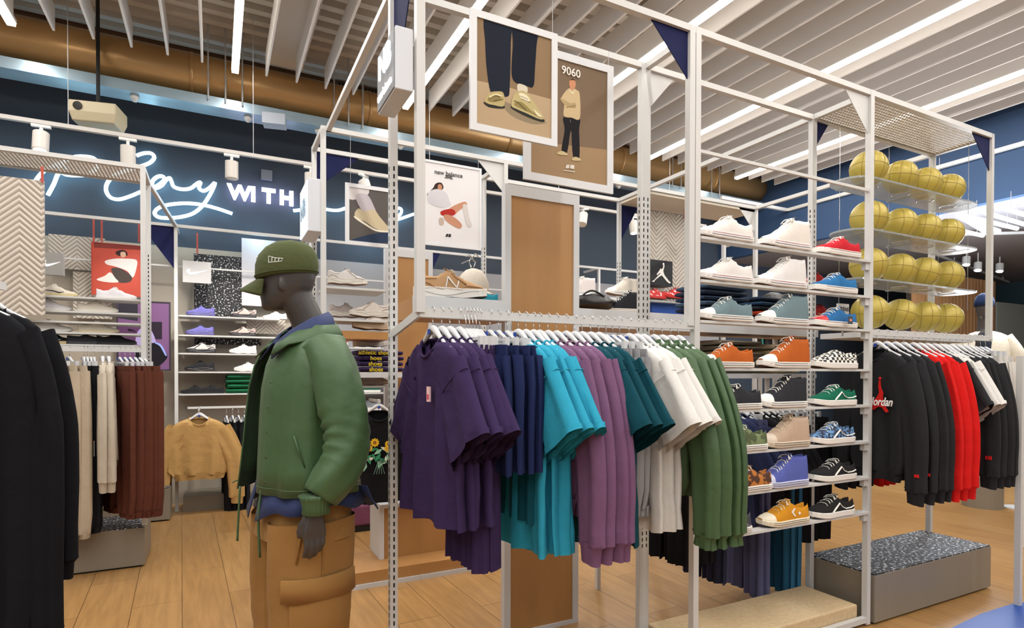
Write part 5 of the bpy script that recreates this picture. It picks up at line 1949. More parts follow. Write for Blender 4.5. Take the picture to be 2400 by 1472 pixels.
lil = '#6f6bb0'
wshoe(0, 434, 506, 'runner', 'lilac running shoe on the top shelf of the back wall bay', lil, sole='#5d5a98', overlay='#8f8bd0', lace='#6f6bb0')
wshoe(1, 433, 503, 'runner', 'lilac running shoe on the second shelf of the back wall bay', lil, sole='#5d5a98', overlay='#8f8bd0', lace='#6f6bb0')
wshoe(2, 433, 508, 'runner', 'white and black running shoe with blue inlay on the third wall shelf', '#c9c5c2', sole='#2b2c31', overlay='#2b2c31', lace='#d5d3d0')
wshoe(3, 430, 505, 'runner', 'black running shoe with small blue tag on the fourth wall shelf', '#26262a', sole='#1c1c1f', overlay='#37383e', lace='#26262a')
wshoe(4, 430, 478, 'low', 'black low sneaker of a pair on the lowest wall shelf, left one', '#232326', sole='#1b1b1d', lace='#2a2a2c')
wshoe(4, 468, 517, 'low', 'black low sneaker of a pair on the lowest wall shelf, right one', '#232326', sole='#1b1b1d', lace='#2a2a2c')
wshoe(0, 537, 603, 'runner', 'pale pink running shoe with black ribbed side, top wall shelf', '#c9b2ab', sole='#2b2c31', overlay='#3a3234', lace='#c9b2ab')
wshoe(1, 536, 600, 'runner', 'pale pink running shoe with black ribbed side, second wall shelf', '#c9b2ab', sole='#2b2c31', overlay='#3a3234', lace='#c9b2ab')
wshoe(2, 535, 603, 'runner', 'plain white running shoe on the third wall shelf', '#dddcd9', sole='#e2e0dc', overlay='#e6e4e1')
wshoe(3, 546, 612, 'runner', 'plain white running shoe on the fourth wall shelf', '#dddcd9', sole='#e2e0dc', overlay='#e6e4e1')
wshoe(0, 620, 668, 'low', 'white low sneaker just in front of the mannequin chin', '#d9d5d0')


def folded(label, loc, w, d, h, m, rz=0, group=None, name='folded_garment', cat='folded clothes', mark=None, seed=0):
    """one folded garment: rounded slab with a visible fold line"""
    rg = random.Random(seed)
    t = thing(name, label, cat, loc, rz, group)
    mb = MB()
    rings = []
    for i in range(9):
        f = i / 8
        x = -w / 2 + w * f
        ring = []
        for k in range(20):
            a = 2 * PI * k / 20
            y = math.copysign(abs(math.cos(a)) ** .45, math.cos(a)) * d / 2 * (1 - .03 * abs(2 * f - 1) ** 6)
            z = h / 2 + math.copysign(abs(math.sin(a)) ** .6, math.sin(a)) * h / 2 * (.94 + .06 * math.sin(5 * f + rg.random())) * (1 if 0 < i < 8 else .8)
            ring.append((x, y + rg.uniform(-.002, .002), z))
        rings.append(ring)
    mb.loft(rings)
    mb.build('cloth', m, t, smooth=True)
    ln = MB()
    ln.tube([(-w / 2 + .01, -d / 2 - .0005, h * .5), (0, -d / 2 - .002, h * .48), (w / 2 - .01, -d / 2 - .0005, h * .52)], .0022, 5)
    ln.build('fold_line', SLOT, t)
    return t


gp = at(563, 927, Y=YW + .10)
for i in range(4):
    folded('dark green folded garment on the lowest wall shelf, %s from the bottom' % ORD[i], (gp.x + .005 * (i % 2), YW + .17, wz[4] + .001 + i * .047), .26, .26, .046, fabric('#14603c'), R(4 * (i % 2)), 'green folded garments', seed=i)

# left rack shelves
GL = 'slim shelves of the left rack'
lz = []
for i, v in enumerate((700, 734, 758, 783, 811)):
    z = at(200, v, Y=YL0 + .05).z
    lz.append(z)
    o = MB().box((-.62, 0, -.012), (.59, .22, 0)).build('shelf', FRAME, loc=(XLr - .615, YL0 + .04, z))
    tag(o, 'slim white shelf of the left rack, %s from the top' % ORD[i], 'shelf', GL)


def lshoe(i, u0, u1, kind, label, upper, toe=1, **k):
    Y = YL0 + .13
    x0, x1 = at(u0, 740, Y=Y).x, at(u1, 740, Y=Y).x
    L = KIND[kind]['L'] * 1.08
    return shoe(label, kind, upper, loc=((x0 + x1) / 2, Y, lz[i]), rz=PI + R(6) if toe else R(-6), scale=max(.75, min(1.2, (x1 - x0) / (L + .03))), name='sneaker', **k)


lshoe(0, 88, 172, 'low', 'white sneaker with black and red mark beside the herringbone panel', '#d3cbbd', sole='#c9b98a', mark='swoosh', heel='#2a2023')
lshoe(0, 222, 322, 'low', 'large plain white sneaker in front of the red poster', '#d4d1d6', sole='#d9d6d6')
lshoe(1, 80, 152, 'low', 'white sneaker second row, half hidden by the herringbone panel', '#dcdade')
lshoe(1, 188, 268, 'low', 'off-white flat sneaker second row of the left rack', '#d6cfc2', sole='#e0dbd0')
lshoe(3, 78, 156, 'low', 'white sneaker with cream sole, third row of the left rack', '#d6d2cc')
lshoe(3, 188, 272, 'low', 'cream sneaker with orange sole line, third row of the left rack', '#d8d2c2', sole='#d8c9a8')
lshoe(4, 84, 160, 'low', 'black sneaker with white swoosh and cream sole, lowest row', '#1f1f22', sole='#cdb98c', mark='swoosh', heel='#dcdcdc', lace='#222222')
lshoe(4, 226, 318, 'low', 'black low sneaker at the right end of the lowest row', '#26262a', sole='#242427', lace='#2a2a2c')
lshoe(4, 176, 232, 'clog', 'dark grey slip-on beside the black low sneaker', '#34353a', sole='#3a3b40')

# clothes of the left rack
HGL = 'white hangers of the left rack'
ZRL = 1.517
hang_bottoms([122, 142, 162], YL0, ZRL, 'cream joggers in the left rack', '#b3a692', 'cream joggers', L=1.08, hw=.25, rz0=30, hg=HGL, th=.035)
hang_bottoms([196, 204, 212, 220], YL0, ZRL, 'black trousers between cream joggers and cream sweatshirts', '#17181c', 'black trousers of the left rack', L=1.06, hw=.17, rz0=14, hg=HGL)
tt = hang_tops([240, 254], YL0, ZRL, 'cream sweatshirt in the left rack', '#b5ab9c', 'cream sweatshirts', kind='sweat', L=.66, hw=.25, sleeve=.66, spread=.3, rz0=10, hg=HGL)
MB().box((-.05, -.20, -.62), (-.047, -.10, -.52)).box((-.052, -.20, -.535), (-.0495, -.10, -.52), 1).build('price_tag', [PAPER, plain('#b8322c')], tt[0])
hang_bottoms([280, 292, 304, 316, 327, 337], YL0, ZRL, 'brown joggers in the left rack', '#5a3226', 'brown joggers', L=.98, hw=.24, rz0=30, hg=HGL, th=.036)

# big dark clothes at the left edge
cx_, cy_ = -.72, 2.50
for i, (dx, dy, rz, lab) in enumerate(((0, 0, 63, 'long black fleece sweatshirt nearest the left edge'), (.02, .09, 64, 'black sweatshirt just behind the long black one at the left edge'))):
    hanger((cx_ + dx, cy_ + dy, 1.665), R(rz), .075, label='white hanger of the ' + (lab.split(' at ')[0] if i else lab), group='hangers at the left edge')
    top(lab, '#15161b', (cx_ + dx, cy_ + dy, 1.575), R(rz), kind='sweat', L=1.12 - .2 * i, hw=.29, sleeve=.95 - .2 * i, spread=.3, wide=.86, seed=31 + i, th=.05, fab=mat('black_fleece', '#111217', .95, bump=.8, bscale=12))
t = thing('clothes_stand', 'white clothes stand outside the left edge carrying the black sweatshirts', 'clothes stand', (-.86, 2.22, 0))
MB().box((-.015, -.015, 0), (.015, .015, 1.665)).build('post', FRAME, t)
MB().obox((0, 0, 1.649), (.20, .42, 1.649), .014, .028).build('rail', FRAME, t)
MB().box((-.25, -.25, 0), (.25, .25, .012)).build('base', FRAME, t)

# beige sweatshirts facing out on the back wall, black clothes beside
bz = at(467, 960, Y=6.25).z
t = thing('faceout_arm', 'short white arm holding the beige sweatshirts', 'hanging arm', (at(467, 960, Y=6.25).x, 6.2, bz))
MB().obox((0, -.02, -.01), (0, .6, -.01), .012, .02).build('arm', FRAME, t)
for i in range(3):
    x = at(467, 960, Y=6.22).x
    yy = 6.22 + .07 * i
    hanger((x, yy, bz), R(90 - 5 * i), .07, label='white hanger of the beige sweatshirt facing out, %s from the front' % ORD[i], group='hangers on the short arm')
    top('beige sweatshirt facing out under the wall shelves, %s from the front' % ORD[i], '#b5905a', (x, yy, bz - .082), R(90 - 7 * i), kind='sweat', L=.54, hw=.27, sleeve=.66, spread=1.0, wide=1.0, seed=50 + i, group='beige sweatshirts facing out')
hang_bottoms([530, 544, 558, 572], 6.42, at(550, 960, Y=6.42).z, 'black trousers on the back wall, right of the beige sweatshirts', '#17181c', 'black trousers on the back wall', L=.92, hw=.17, hg='hangers on the back wall')
long_shelf('white clothes rail under the wall shelves beside the mannequin', 6.41, 6.43, 440, 660, 957, th=.02)

# ============================================================ OAK PANEL, LONG OAK SHELF BEHIND THE FRONT RACK
WF = plain('#cfd1d3', .4)


def oak_panel(label, x0, x1, y, z1, fw=.035):
    t = thing('oak_screen', label, 'screen', ((x0 + x1) / 2, y, 0))
    w = (x1 - x0) / 2
    MB().box((-w, -.02, .0), (-w + fw, .02, z1)).box((w - fw, -.02, 0), (w, .02, z1)).box((-w + fw, -.02, 0), (w - fw, .02, fw * .6)).box((-w + fw, -.02, z1 - fw * 1.6), (w - fw, .02, z1)).build('white_frame', WF, t)
    MB().box((-w + fw, -.012, fw * .6), (w - fw, .012, z1 - fw * 1.6)).build('oak_board', oak, t)
    return t


oak_panel('tall oak panel in white metal frame standing behind the hanging clothes', 1.30, 1.745, 2.655, 2.30)
sh = thing('oak_shelf', 'long oak shelf with white front edge behind the front rack', 'shelf', (.70, 2.56, 1.60))
MB().box((.10, .012, 0), (.585, .26, .09)).build('oak_board', oak, sh)
MB().box((1.06, .12, 0), (3.05, .42, .09)).build('oak_board', oak, sh)
MB().box((.10, 0, .0), (.585, .012, .10)).box((1.06, .10, .0), (3.05, .12, .10)).build('front_edge', WF, sh)
for x, y in ((3.0, .40),):
    MB().box((x - .012, y, -1.6), (x + .012, y + .025, 0)).build('leg', FRAME, sh)
# NB style sneaker, cap, teal shoe on it
zs = 1.703
t = shoe('large beige suede running shoe with white letter N and white sole, on the oak shelf', 'runner', '#b08d68', sole='#dedbd5', overlay=fabric('#a67f5a'), lace='#c9b49a', side='#e6e4e2', loc=(at(1058, 700, Y=2.66).x, 2.68, zs), rz=PI - R(12), scale=1.08, name='sneaker', tongue='#c8b39a', out='#33312f')
MB().box((at(985, 700, Y=2.6).x, 2.585, 1.70), (at(1136, 700, Y=2.6).x, 2.78, 1.703)).build('shoe_plate', GREY, None)
o = bpy.data.objects['shoe_plate']
tag(o, 'thin grey plate under the beige running shoe', 'plate')
cpn = thing('baseball_cap', 'cream baseball cap with dark logo hanging behind the beige running shoe', 'cap', (at(1108, 660, Y=2.84).x, 2.84, at(1108, 690, Y=2.84).z), R(-60))
cw = fabric('#cdc6ba')
m = MB()
m.loft([[(rx * math.cos(a), ry * math.sin(a), z) for a in [2 * PI * k / 32 for k in range(32)]] for z, rx, ry in ((0, .082, .074), (.02, .086, .078), (.06, .084, .076), (.10, .068, .062), (.125, .042, .038), (.135, .012, .012))])
m.build('crown', cw, cpn, smooth=True)
m = MB().loft([[(.078 + .055 * f * (1 - abs(g) ** 2.4), g * .066, .008 - .02 * f - .012 * g * g) for g in [-1 + k / 6 for k in range(13)]] for f in (0, .3, .6, 1)], closed=False, cap=False)
o = m.build('brim', cw, cpn, smooth=True)
so_ = o.modifiers.new('thick', 'SOLIDIFY')
so_.thickness = .004
MB().sphere((0, 0, .137), .007, 10, 6).build('button', BLACK, cpn)
text('logo', 'NB', .034, BLACK, cpn, (.0, -.079, .035), rot=(R(88), 0, 0), depth=.002, bold=.001, shear=.25)
t = thing('cap_hook', 'bent chrome hook holding the cream cap', 'hook', (cpn.location.x, 2.84, cpn.location.z + .138))
MB().tube(smooth_path([(0, 0, 0), (.012, 0, .03), (-.006, 0, .05), (.012, 0, .075), (.03, 0, .06)], 4), .003, 6).build('wire', CHROME, t, smooth=True)
MB().tube(smooth_path([(-.012, 0, 0), (-.022, 0, .03), (-.012, 0, .055), (-.03, 0, .07), (-.04, 0, .055)], 4), .003, 6).build('wire', CHROME, t, smooth=True)
MB().cyl((0, 0, .05), (0, .16, .05), .003, 6).build('stem', CHROME, t)
shoe('teal blue sneaker on the oak shelf left of the oak panel', 'low', '#2d8ea6', sole='#3a9ab0', lace='#2d8ea6', loc=(1.21, 2.72, zs), rz=R(-10), name='sneaker', scale=.55)
# right half: black bag, black high-top
bagp = at(1394, 730, Y=2.80)
t = thing('shoulder_bag', 'crumpled black nylon bag on the oak shelf right of the oak panel', 'bag', (bagp.x, 2.84, zs))
m = MB()
rings = []
for i in range(9):
    f = i / 8
    ring = []
    for k in range(24):
        a = 2 * PI * k / 24
        w = 1 + .08 * math.sin(5 * a + 7 * f) + .05 * math.sin(9 * a - 4 * f)
        r_ = math.sin(PI * (.06 + .88 * f)) ** .6
        ring.append((-.16 + .32 * f, math.cos(a) * .08 * r_ * w, .055 + max(-1, math.sin(a)) * .055 * r_ * w))
    rings.append(ring)
m.loft(rings)
m.build('bag_body', mat('black_nylon', '#131316', .35, bump=.6, bscale=20), t, smooth=True)
MB().tube(smooth_path([(-.12, -.03, .06), (-.05, -.06, .115), (.03, -.055, .10), (.10, -.04, .06), (.15, -.03, .02)], 4), .006, 6).build('strap', BLACK, t, smooth=True)
shoe('black canvas high-top with white laces on the oak shelf beside the black bag', 'high', '#24252a', loc=(at(1465, 735, Y=2.80).x, 2.82, zs), rz=R(-15), name='canvas_shoe', scale=.9, **CON)
# denim and other piles on the right part
dn = [fabric('#2a3a52'), fabric('#1f2c40'), fabric('#33485f')]
jx = at(1690, 740, Y=2.75).x
for i in range(6):
    folded('dark blue folded jeans on the oak shelf, %s from the bottom' % ORD[i], (jx + .01 * (i % 2), 2.84, zs + .001 + i * .035), .40, .26, .034, dn[i % 3], R(3 * (i % 3) - 2), 'folded jeans on the oak shelf', name='folded_jeans', seed=i)
jx2 = at(1788, 740, Y=2.78).x
cols = ['#1d2a3c', '#b0452c', '#22262e', '#26405a', '#1f2c40']
for i in range(5):
    folded('folded garment with coloured edge right of the jeans pile, %s from the bottom' % ORD[i], (jx2, 2.83, zs + .001 + i * .032), .24, .24, .031, fabric(cols[i]), R(4 - 3 * (i % 3)), 'folded garments right of the jeans', seed=20 + i)
bp_ = at(1813, 700, Y=3.35)
t = thing('backpack', 'tall black backpack with turquoise trim seen between the canvas shoes', 'backpack', (bp_.x, 3.35, 1.53))
m = MB()
m.loft([[(rx * math.copysign(abs(math.cos(a)) ** .6, math.cos(a)), ry * math.copysign(abs(math.sin(a)) ** .6, math.sin(a)), z) for a in [2 * PI * k / 24 for k in range(24)]] for z, rx, ry in ((0, .12, .06), (.02, .14, .08), (.2, .145, .09), (.38, .135, .075), (.46, .10, .055), (.49, .04, .02))])
m.build('bag_body', mat('black_nylon', '#131316'), t, smooth=True)
m = MB().tube(smooth_path([(-.13, -.02, .3), (-.17, -.02, .2), (-.15, -.02, .05)], 4), .012, 6, flat=.5)
m.build('strap', plain('#2f9a8a'), t, smooth=True)
tag(MB().box((-.3, -.12, -.012), (.3, .14, 0)).build('shelf', FRAME, loc=(bp_.x, 3.35, 1.53)), 'white shelf under the black backpack', 'shelf')
tag(MB().box((bp_.x - .012, 3.47, 0), (bp_.x + .012, 3.494, 1.518)).build('shelf_post', FRAME), 'slim white post under the backpack shelf', 'post')
# lower white shelf with olive and tan piles
zlow = 1.345
sh2 = thing('white_shelf', 'white shelf with folded olive and tan trousers behind the orange shoes', 'shelf', (2.85, 2.60, zlow))
MB().box((-.75, 0, -.03), (.80, .40, 0)).build('board', WF, sh2)
for x in (-.73, .78):
    MB().box((x - .012, .37, -zlow), (x + .012, .395, -.03)).build('leg', FRAME, sh2)
ox = at(1705, 820, Y=2.78).x
for i in range(6):
    folded('olive grey folded trousers behind the orange low-top, %s from the bottom' % ORD[i], (ox, 2.80, zlow + .001 + i * .036), .40, .27, .035, fabric(('#6b6250', '#5c5546', '#7a7060')[i % 3]), R(3 * (i % 3) - 3), 'olive folded trousers', name='folded_trousers', seed=40 + i)
ox = at(1805, 830, Y=2.80).x
for i in range(5):
    folded('tan folded trousers behind the orange high-top, %s from the bottom' % ORD[i], (ox, 2.80, zlow + .001 + i * .04), .27, .27, .039, fabric(('#a39068', '#b7a88c', '#c2b49c')[i % 3]), R(3 * (i % 3) - 3), 'tan folded trousers', name='folded_trousers', seed=60 + i)

# rail behind the canvas shoes with denim and black clothes
t = thing('back_rail', 'clothes rail at the back of the canvas shoe rack', 'clothes rail', (XF, 2.42, 1.165))
MB().obox((-.2, 0, 0), (XG - XF + .05, 0, 0), .016, .03).build('rail', FRAME, t)
for x in (-.05, XG - XF - .02):
    MB().obox((x, 0, 0), (x, -.16, 0), .014, .014).build('arm', FRAME, t)
HGB = 'white hangers behind the canvas shoes'
YR, ZRB = 2.42, 1.18
hang_tops([1694, 1712, 1730], YR, ZRB, 'navy blue top behind the camouflage shoes', '#2c3558', 'navy tops behind the shoes', kind='tee', L=.60, hw=.23, hg=HGB, hook=.05)
hang_bottoms([1744, 1754], YR, ZRB, 'grey lilac jeans behind the violet high-top', '#55587a', 'grey lilac jeans', L=1.0, hw=.18, hg=HGB, cuff=False, hook=.05, rz0=-10)
hang_tops([1768, 1782, 1796], YR, ZRB, 'black top behind the beige high-top', '#17171b', 'black tops behind the shoes', L=.62, hw=.23, hg=HGB, hook=.05)
hang_bottoms([1812, 1824], YR, ZRB, 'blue denim jeans hanging behind the mustard shoe', '#2f6688', 'blue jeans hanging behind the shoes', L=1.02, hw=.18, hg=HGB, cuff=False, hook=.05, rz0=-10)
hang_bottoms([1840, 1856, 1874, 1890], YR, ZRB, 'black trousers behind the black skate shoes', '#15151a', 'black trousers behind the shoes', L=.72, hw=.2, hg=HGB, cuff=False, hook=.05, rz0=-10)
hang_bottoms([1560, 1578, 1596, 1614], YR, ZRB, 'black trousers hanging below the green jackets', '#141418', 'black trousers below the green jackets', L=.74, hw=.17, hg=HGB, cuff=False, hook=.05)
hang_bottoms([1650], YR, ZRB, ['dark blue grey trousers behind the bottom shoe shelf'], '#2c2f45', None, L=.88, hw=.15, hg=HGB, cuff=False, hook=.05)

# ============================================================ SECOND ROW: shoes, piles, oak parts
GB = 'shelves of the second row'
long_shelf('white shelf carrying one white running shoe in the second row', 3.72, 4.0, 762, 905, 671, group=GB)
long_shelf('white shelf with the upper pair of white running shoes in the second row', 3.72, 4.0, 765, 905, 747, group=GB)
zt_ = long_shelf('oak shelf with white edge under white running shoes in the second row', 3.74, 4.04, 790, 912, 776, th=.05, m=oak, group=GB)
NBW = dict(sole='#d2ccc2', overlay='#b9aea4', lace='#d9d3cb')


def rshoe(u0, u1, v, label, c, toe='right', Y=3.84, kind='runner', **k):
    return shoe_at(u0, u1, v, Y, kind, label, c, toe=toe, **{**NBW, **k})


rshoe(763, 862, 670, 'silver white running shoe alone on its shelf, right of the cap', '#c9c6c3')
rshoe(772, 852, 746, 'silver running shoe behind the white one, below the shoe right of the cap', '#bab0ad', Y=3.92)
rshoe(815, 918, 746, 'off-white running shoe pointing left on the middle shelf of the second row', '#cbc2ba', toe='left', Y=3.80)
rshoe(822, 925, 775, 'off-white running shoe with peach sole on the oak shelf', '#cdc5bd', toe='left', Y=3.80, sole='#d6c0a6')
oak_panel('oak panel in white frame behind the left slotted post', at(900, 800, Y=4.3).x, at(1012, 800, Y=4.3).x, 4.3, 2.27)
# table with the purple tee stack
tb = thing('display_table', 'oak display table with white edge under the folded purple tees', 'table', (at(870, 880, Y=3.9).x, 3.95, 0))
ztb = at(870, 874, Y=3.82).z
MB().box((-.40, -.12, ztb - .03), (.45, .25, ztb)).build('top', oak, tb)
MB().box((-.40, -.13, ztb - .035), (.45, -.12, ztb)).build('front_edge', WF, tb)
for x in (-.38, .43):
    MB().box((x - .015, .20, 0), (x + .015, .23, ztb - .03)).build('leg', FRAME, tb)
px_ = at(895, 850, Y=3.85).x
for i in range(4):
    f = folded('folded purple tee with yellow lettering on the oak table, %s from the bottom' % ORD[i], (px_ - .005 * (i % 2), 3.97, ztb + .001 + i * .037), .30, .24, .036, fabric('#3a2c58'), 0, 'folded purple tees with yellow lettering', name='folded_tee', seed=80 + i)
    text('printed_text', ['shoes', 'shoes', 'hoes', 'athletic shoes'][i], .040, plain('#d8c020'), f, (-.04, -.126, .018), depth=.001, bold=.0008)
rshoe(850, 884, 815, 'pale pink shoe above the folded purple tees', '#b89aa5', Y=4.0)
rshoe(846, 892, 905, 'white shoe under the oak table', '#d4d4d6', Y=4.02)
long_shelf('white shelf under the oak table', 3.9, 4.05, 820, 915, 906, group=GB)
# black tee with sunflower print facing out
hx, hy = at(888, 955, Y=3.75).x, 3.75
hz = at(888, 938, Y=3.75).z
hanger((hx, hy, hz), R(82), .05, label='white hanger of the black tee with sunflower print', group='hangers in the second row')
tf = top('black tee shirt with sunflower bouquet print facing the aisle', '#131316', (hx, hy, hz - .062), R(82), L=.60, hw=.24, wide=1.0, seed=90)
MB().obox((hx, hy - .02, hz - .01), (hx, 4.0, hz - .01), .012, .018).build('faceout_arm', FRAME)
tag(bpy.data.objects['faceout_arm.001'] if 'faceout_arm.001' in bpy.data.objects else bpy.data.objects['faceout_arm'], 'short white arm holding the sunflower tee', 'hanging arm')
m = MB()
rg = random.Random(4)
mats_f = [plain('#e0b21e'), plain('#8a5a14'), plain('#2f8a62'), plain('#8fc3a8'), plain('#d6d8c8')]
for k in range(9):
    y, z = rg.uniform(-.10, .11), rg.uniform(-.255, -.19)
    r_ = rg.uniform(.022, .032)
    pet = []
    for q in range(20):
        a = 2 * PI * q / 20
        rr = r_ * (1 if q % 2 else .72)
        pet.append((-.062 - .0006 * k, y + rr * math.cos(a), z + rr * math.sin(a)))
    m.prism(pet, (.0005, 0, 0), 0)
    m.prism([(-.0625 - .0006 * k - .0004, y + r_ * .38 * math.cos(2 * PI * q / 10), z + r_ * .38 * math.sin(2 * PI * q / 10)) for q in range(10)], (.0005, 0, 0), 1)
for k in range(26):
    y, z = rg.uniform(-.09, .10), rg.uniform(-.36, -.24)
    a = rg.uniform(0, 6.28)
    l = rg.uniform(.018, .034)
    c, s = math.cos(a), math.sin(a)
    m.prism([(-.061, y - c * l, z - s * l), (-.061, y + s * l * .4, z - c * l * .4), (-.061, y + c * l, z + s * l), (-.061, y - s * l * .4, z + c * l * .4)], (.0005, 0, 0), 2 + k % 3)
for k in range(5):
    m.tube([(-.061, -.01 + .006 * k, -.34), (-.061, -.03 + .017 * k, -.41)], .0013, 4, mi=3)
m.build('flower_print', mats_f, tf)
# mauve bench
mb_ = at(860, 1230, Y=5.0)
t = thing('upholstered_bench', 'mauve bench with dark base behind the mannequin sleeve', 'bench', (at(868, 1230, Y=5.0).x, 5.15, 0))
MB().box((-.42, -.2, .05), (.42, .25, at(868, 1180, Y=5.0).z)).build('cushion', fabric('#7d4a63'), t, bevel=.02)
MB().box((-.40, -.19, 0), (.40, .24, .05)).build('base', BLACK, t)
# low oak platforms of the second row
tag(MB().box((BX[0] + .02, YB0 - .06, .0), (BX[1] - .01, YB1, .028)).build('platform_edge', WF), 'white base frame of the oak platform behind the purple clothes', 'platform frame')
tag(MB().box((BX[0] + .03, YB0 - .05, .029), (BX[1] - .02, YB1, .10)).build('oak_platform', oak), 'low oak platform on the floor behind the purple clothes', 'platform')
t = thing('oak_pedestal', 'oak pedestal with white top and frame behind the purple tee shirts', 'pedestal', (at(985, 1250, Y=3.95).x, 3.98, 0.101))
MB().box((-.28, -.12, 0), (.28, .12, .34)).build('body', oak, t)
MB().box((-.31, -.14, .34), (.31, .14, .365)).build('top', WF, t)
MB().box((-.31, -.135, 0), (-.28, .135, .34)).build('side_frame', WF, t)
MB().box((.28, -.135, 0), (.31, .135, .34)).build('side_frame', WF, t)
t = thing('storage_bench', 'dark metal bench with wooden slats behind the navy shorts', 'bench', (at(1150, 1180, Y=4.4).x, 4.45, 0))
MB().box((-.35, -.15, .33), (.35, .15, .36)).box((-.35, -.15, .52), (.35, .15, .54)).build('boards', oak, t)
for x in (-.33, .33):
    MB().box((x - .012, -.14, 0), (x + .012, -.115, .54)).build('leg', BLACK, t)
MB().box((-.30, -.13, .361), (.30, .13, .50)).build('dark_box', BLACK, t)

# right of the oak panel: high-tops, signs
long_shelf('white shelf with white high-tops right of the oak panel', 3.72, 3.98, 1345, 1512, 693, group=GB)
shoe_at(1312, 1396, 692, 3.84, 'high', 'white canvas high-top half hidden by the oak panel', '#d3cbc9', **CON)
shoe_at(1418, 1496, 692, 3.84, 'high', 'cream canvas high-top between the oak panel and the double post', '#d0c8bc', **CON)
tag(MB().box((at(1522, 600, Y=3.95).x, 3.95, at(1560, 735, Y=3.95).z), (at(1640, 600, Y=3.95).x, 3.97, at(1560, 497, Y=3.95).z)).build('wall_board', HB), 'tall cream herringbone panel with orange strap right of the double post', 'panel')
strap(1603, 475, 512, 3.93)
t = thing('logo_sign', 'square black sign with white leaping figure', 'sign', (at(1550, 635, Y=3.80).x, 3.80, at(1550, 668, Y=3.80).z))
a, b_ = at(1525, 603, Y=3.80), at(1576, 667, Y=3.80)
w, h = b_.x - a.x, a.z - b_.z
MB().box((-w / 2, 0, 0), (w / 2, .12, h)).build('sign_plate', plain('#1b1b1d', .4), t)
J = [(.04, .08), (.14, .06), (.20, .16), (.40, .33), (.50, .38), (.74, .12), (.86, .05), (.92, .10), (.83, .16), (.62, .40), (.56, .56), (.58, .68), (.62, .80), (.60, .86), (.56, .84), (.55, .72), (.50, .66), (.44, .68), (.38, .58), (.30, .46), (.26, .40), (.30, .38), (.38, .46), (.42, .50), (.42, .44), (.32, .34), (.14, .14)]
MB().prism([(-w / 2 + w * x, -.003, h * (.06 + .9 * z)) for x, z in J], (0, .004, 0)).sphere((-w / 2 + w * .57, -.002, h * .86), h * .05, 12, 8, sc=(1, .3, 1)).build('leaping_figure', plain('#e9e6e2'), t)
long_shelf('grey shelf under the red floral shoes', 3.72, 3.98, 1522, 1615, 701, m=GREY, group=GB)
flo = two_tone('red_floral', '#c52320', '#efe6e4', 'noise', 26, .58, .6, sharp=.01)
shoe_at(1500, 1560, 699, 3.84, 'low', 'red floral printed low shoe under the black sign, left one', flo, sole='#c52320', lace='#d8c9c4')
shoe_at(1548, 1612, 699, 3.84, 'low', 'red floral printed low shoe under the black sign, right one', flo, sole='#c52320', lace='#d8c9c4')
a, b_ = at(1528, 708, Y=3.78), at(1616, 742, Y=3.78)
tag(MB().box((a.x, 3.78, b_.z), (b_.x, 3.98, a.z)).build('blue_box', plain('#1c4ea8', .4)), 'bright blue box under the red floral shoes', 'box')
long_shelf('white shelf under the bright blue box', 3.72, 3.99, 1520, 1620, 744, group=GB)

# more wall rack stock seen between the front racks
rg = random.Random(9)
GWR = 'wall shelves seen between the racks'
for b in range(4, 8):
    for j, z in enumerate((1.62, 1.36, 1.12, .90)):
        o = MB().box((-.59, 0, -.014), (.59, .27, 0)).build('shelf', FRAME, loc=(WX[b] + .617, YW + .02, z))
        tag(o, 'slim white wall shelf in the right half of the back wall', 'shelf', GWR)
protoS = None
cl = ['#d9d7d4', '#3a3c42', '#b8425a', '#2c5a4a', '#c9c1b4', '#22242a', '#8a8d96', '#d96a9a', '#4a5a88']
cn = ['white', 'dark grey', 'crimson', 'dark green', 'cream', 'black', 'grey', 'pink', 'slate blue']
for b in range(4, 8):
    for j, z in enumerate((1.62, 1.36, 1.12, .90)):
        for k in range(3):
            c = (b * 5 + j * 3 + k * 4) % 9
            shoe('%s sneaker on the far wall shelves, bay %s, row %s, %s' % (cn[c], ['one', 'two', 'three', 'four'][b - 4], ['one', 'two', 'three', 'four'][j], ['left', 'middle', 'right'][k]),
                 ('runner', 'low')[(j + k) % 2], cl[c], lace=None, loc=(WX[b] + .25 + .37 * k, YW + .14, z + .001), rz=R(-20), name='sneaker')

# ============================================================ RIGHT BACKGROUND
slat = MB()
for k in range(24):
    slat.box((k * .09, 0, 0), (k * .09 + .05, .05, 2.75))
t = thing('slat_panel', 'wall panel of vertical brown wooden slats behind the golden balls', 'wall panel', (8.5, 4.6, 0))
slat.build('slats', wood('slat_wood', '#8a6440'), t)
MB().box((-.05, .05, 0), (2.2, .09, 2.78)).build('backing', plain('#2c241d', .8), t)
struct('wall_hall_lining', MB().box((10.72, 4.62, 0), (XR, 4.72, 2.45)), mat('pale_hall_wall', '#7f837c', .8))
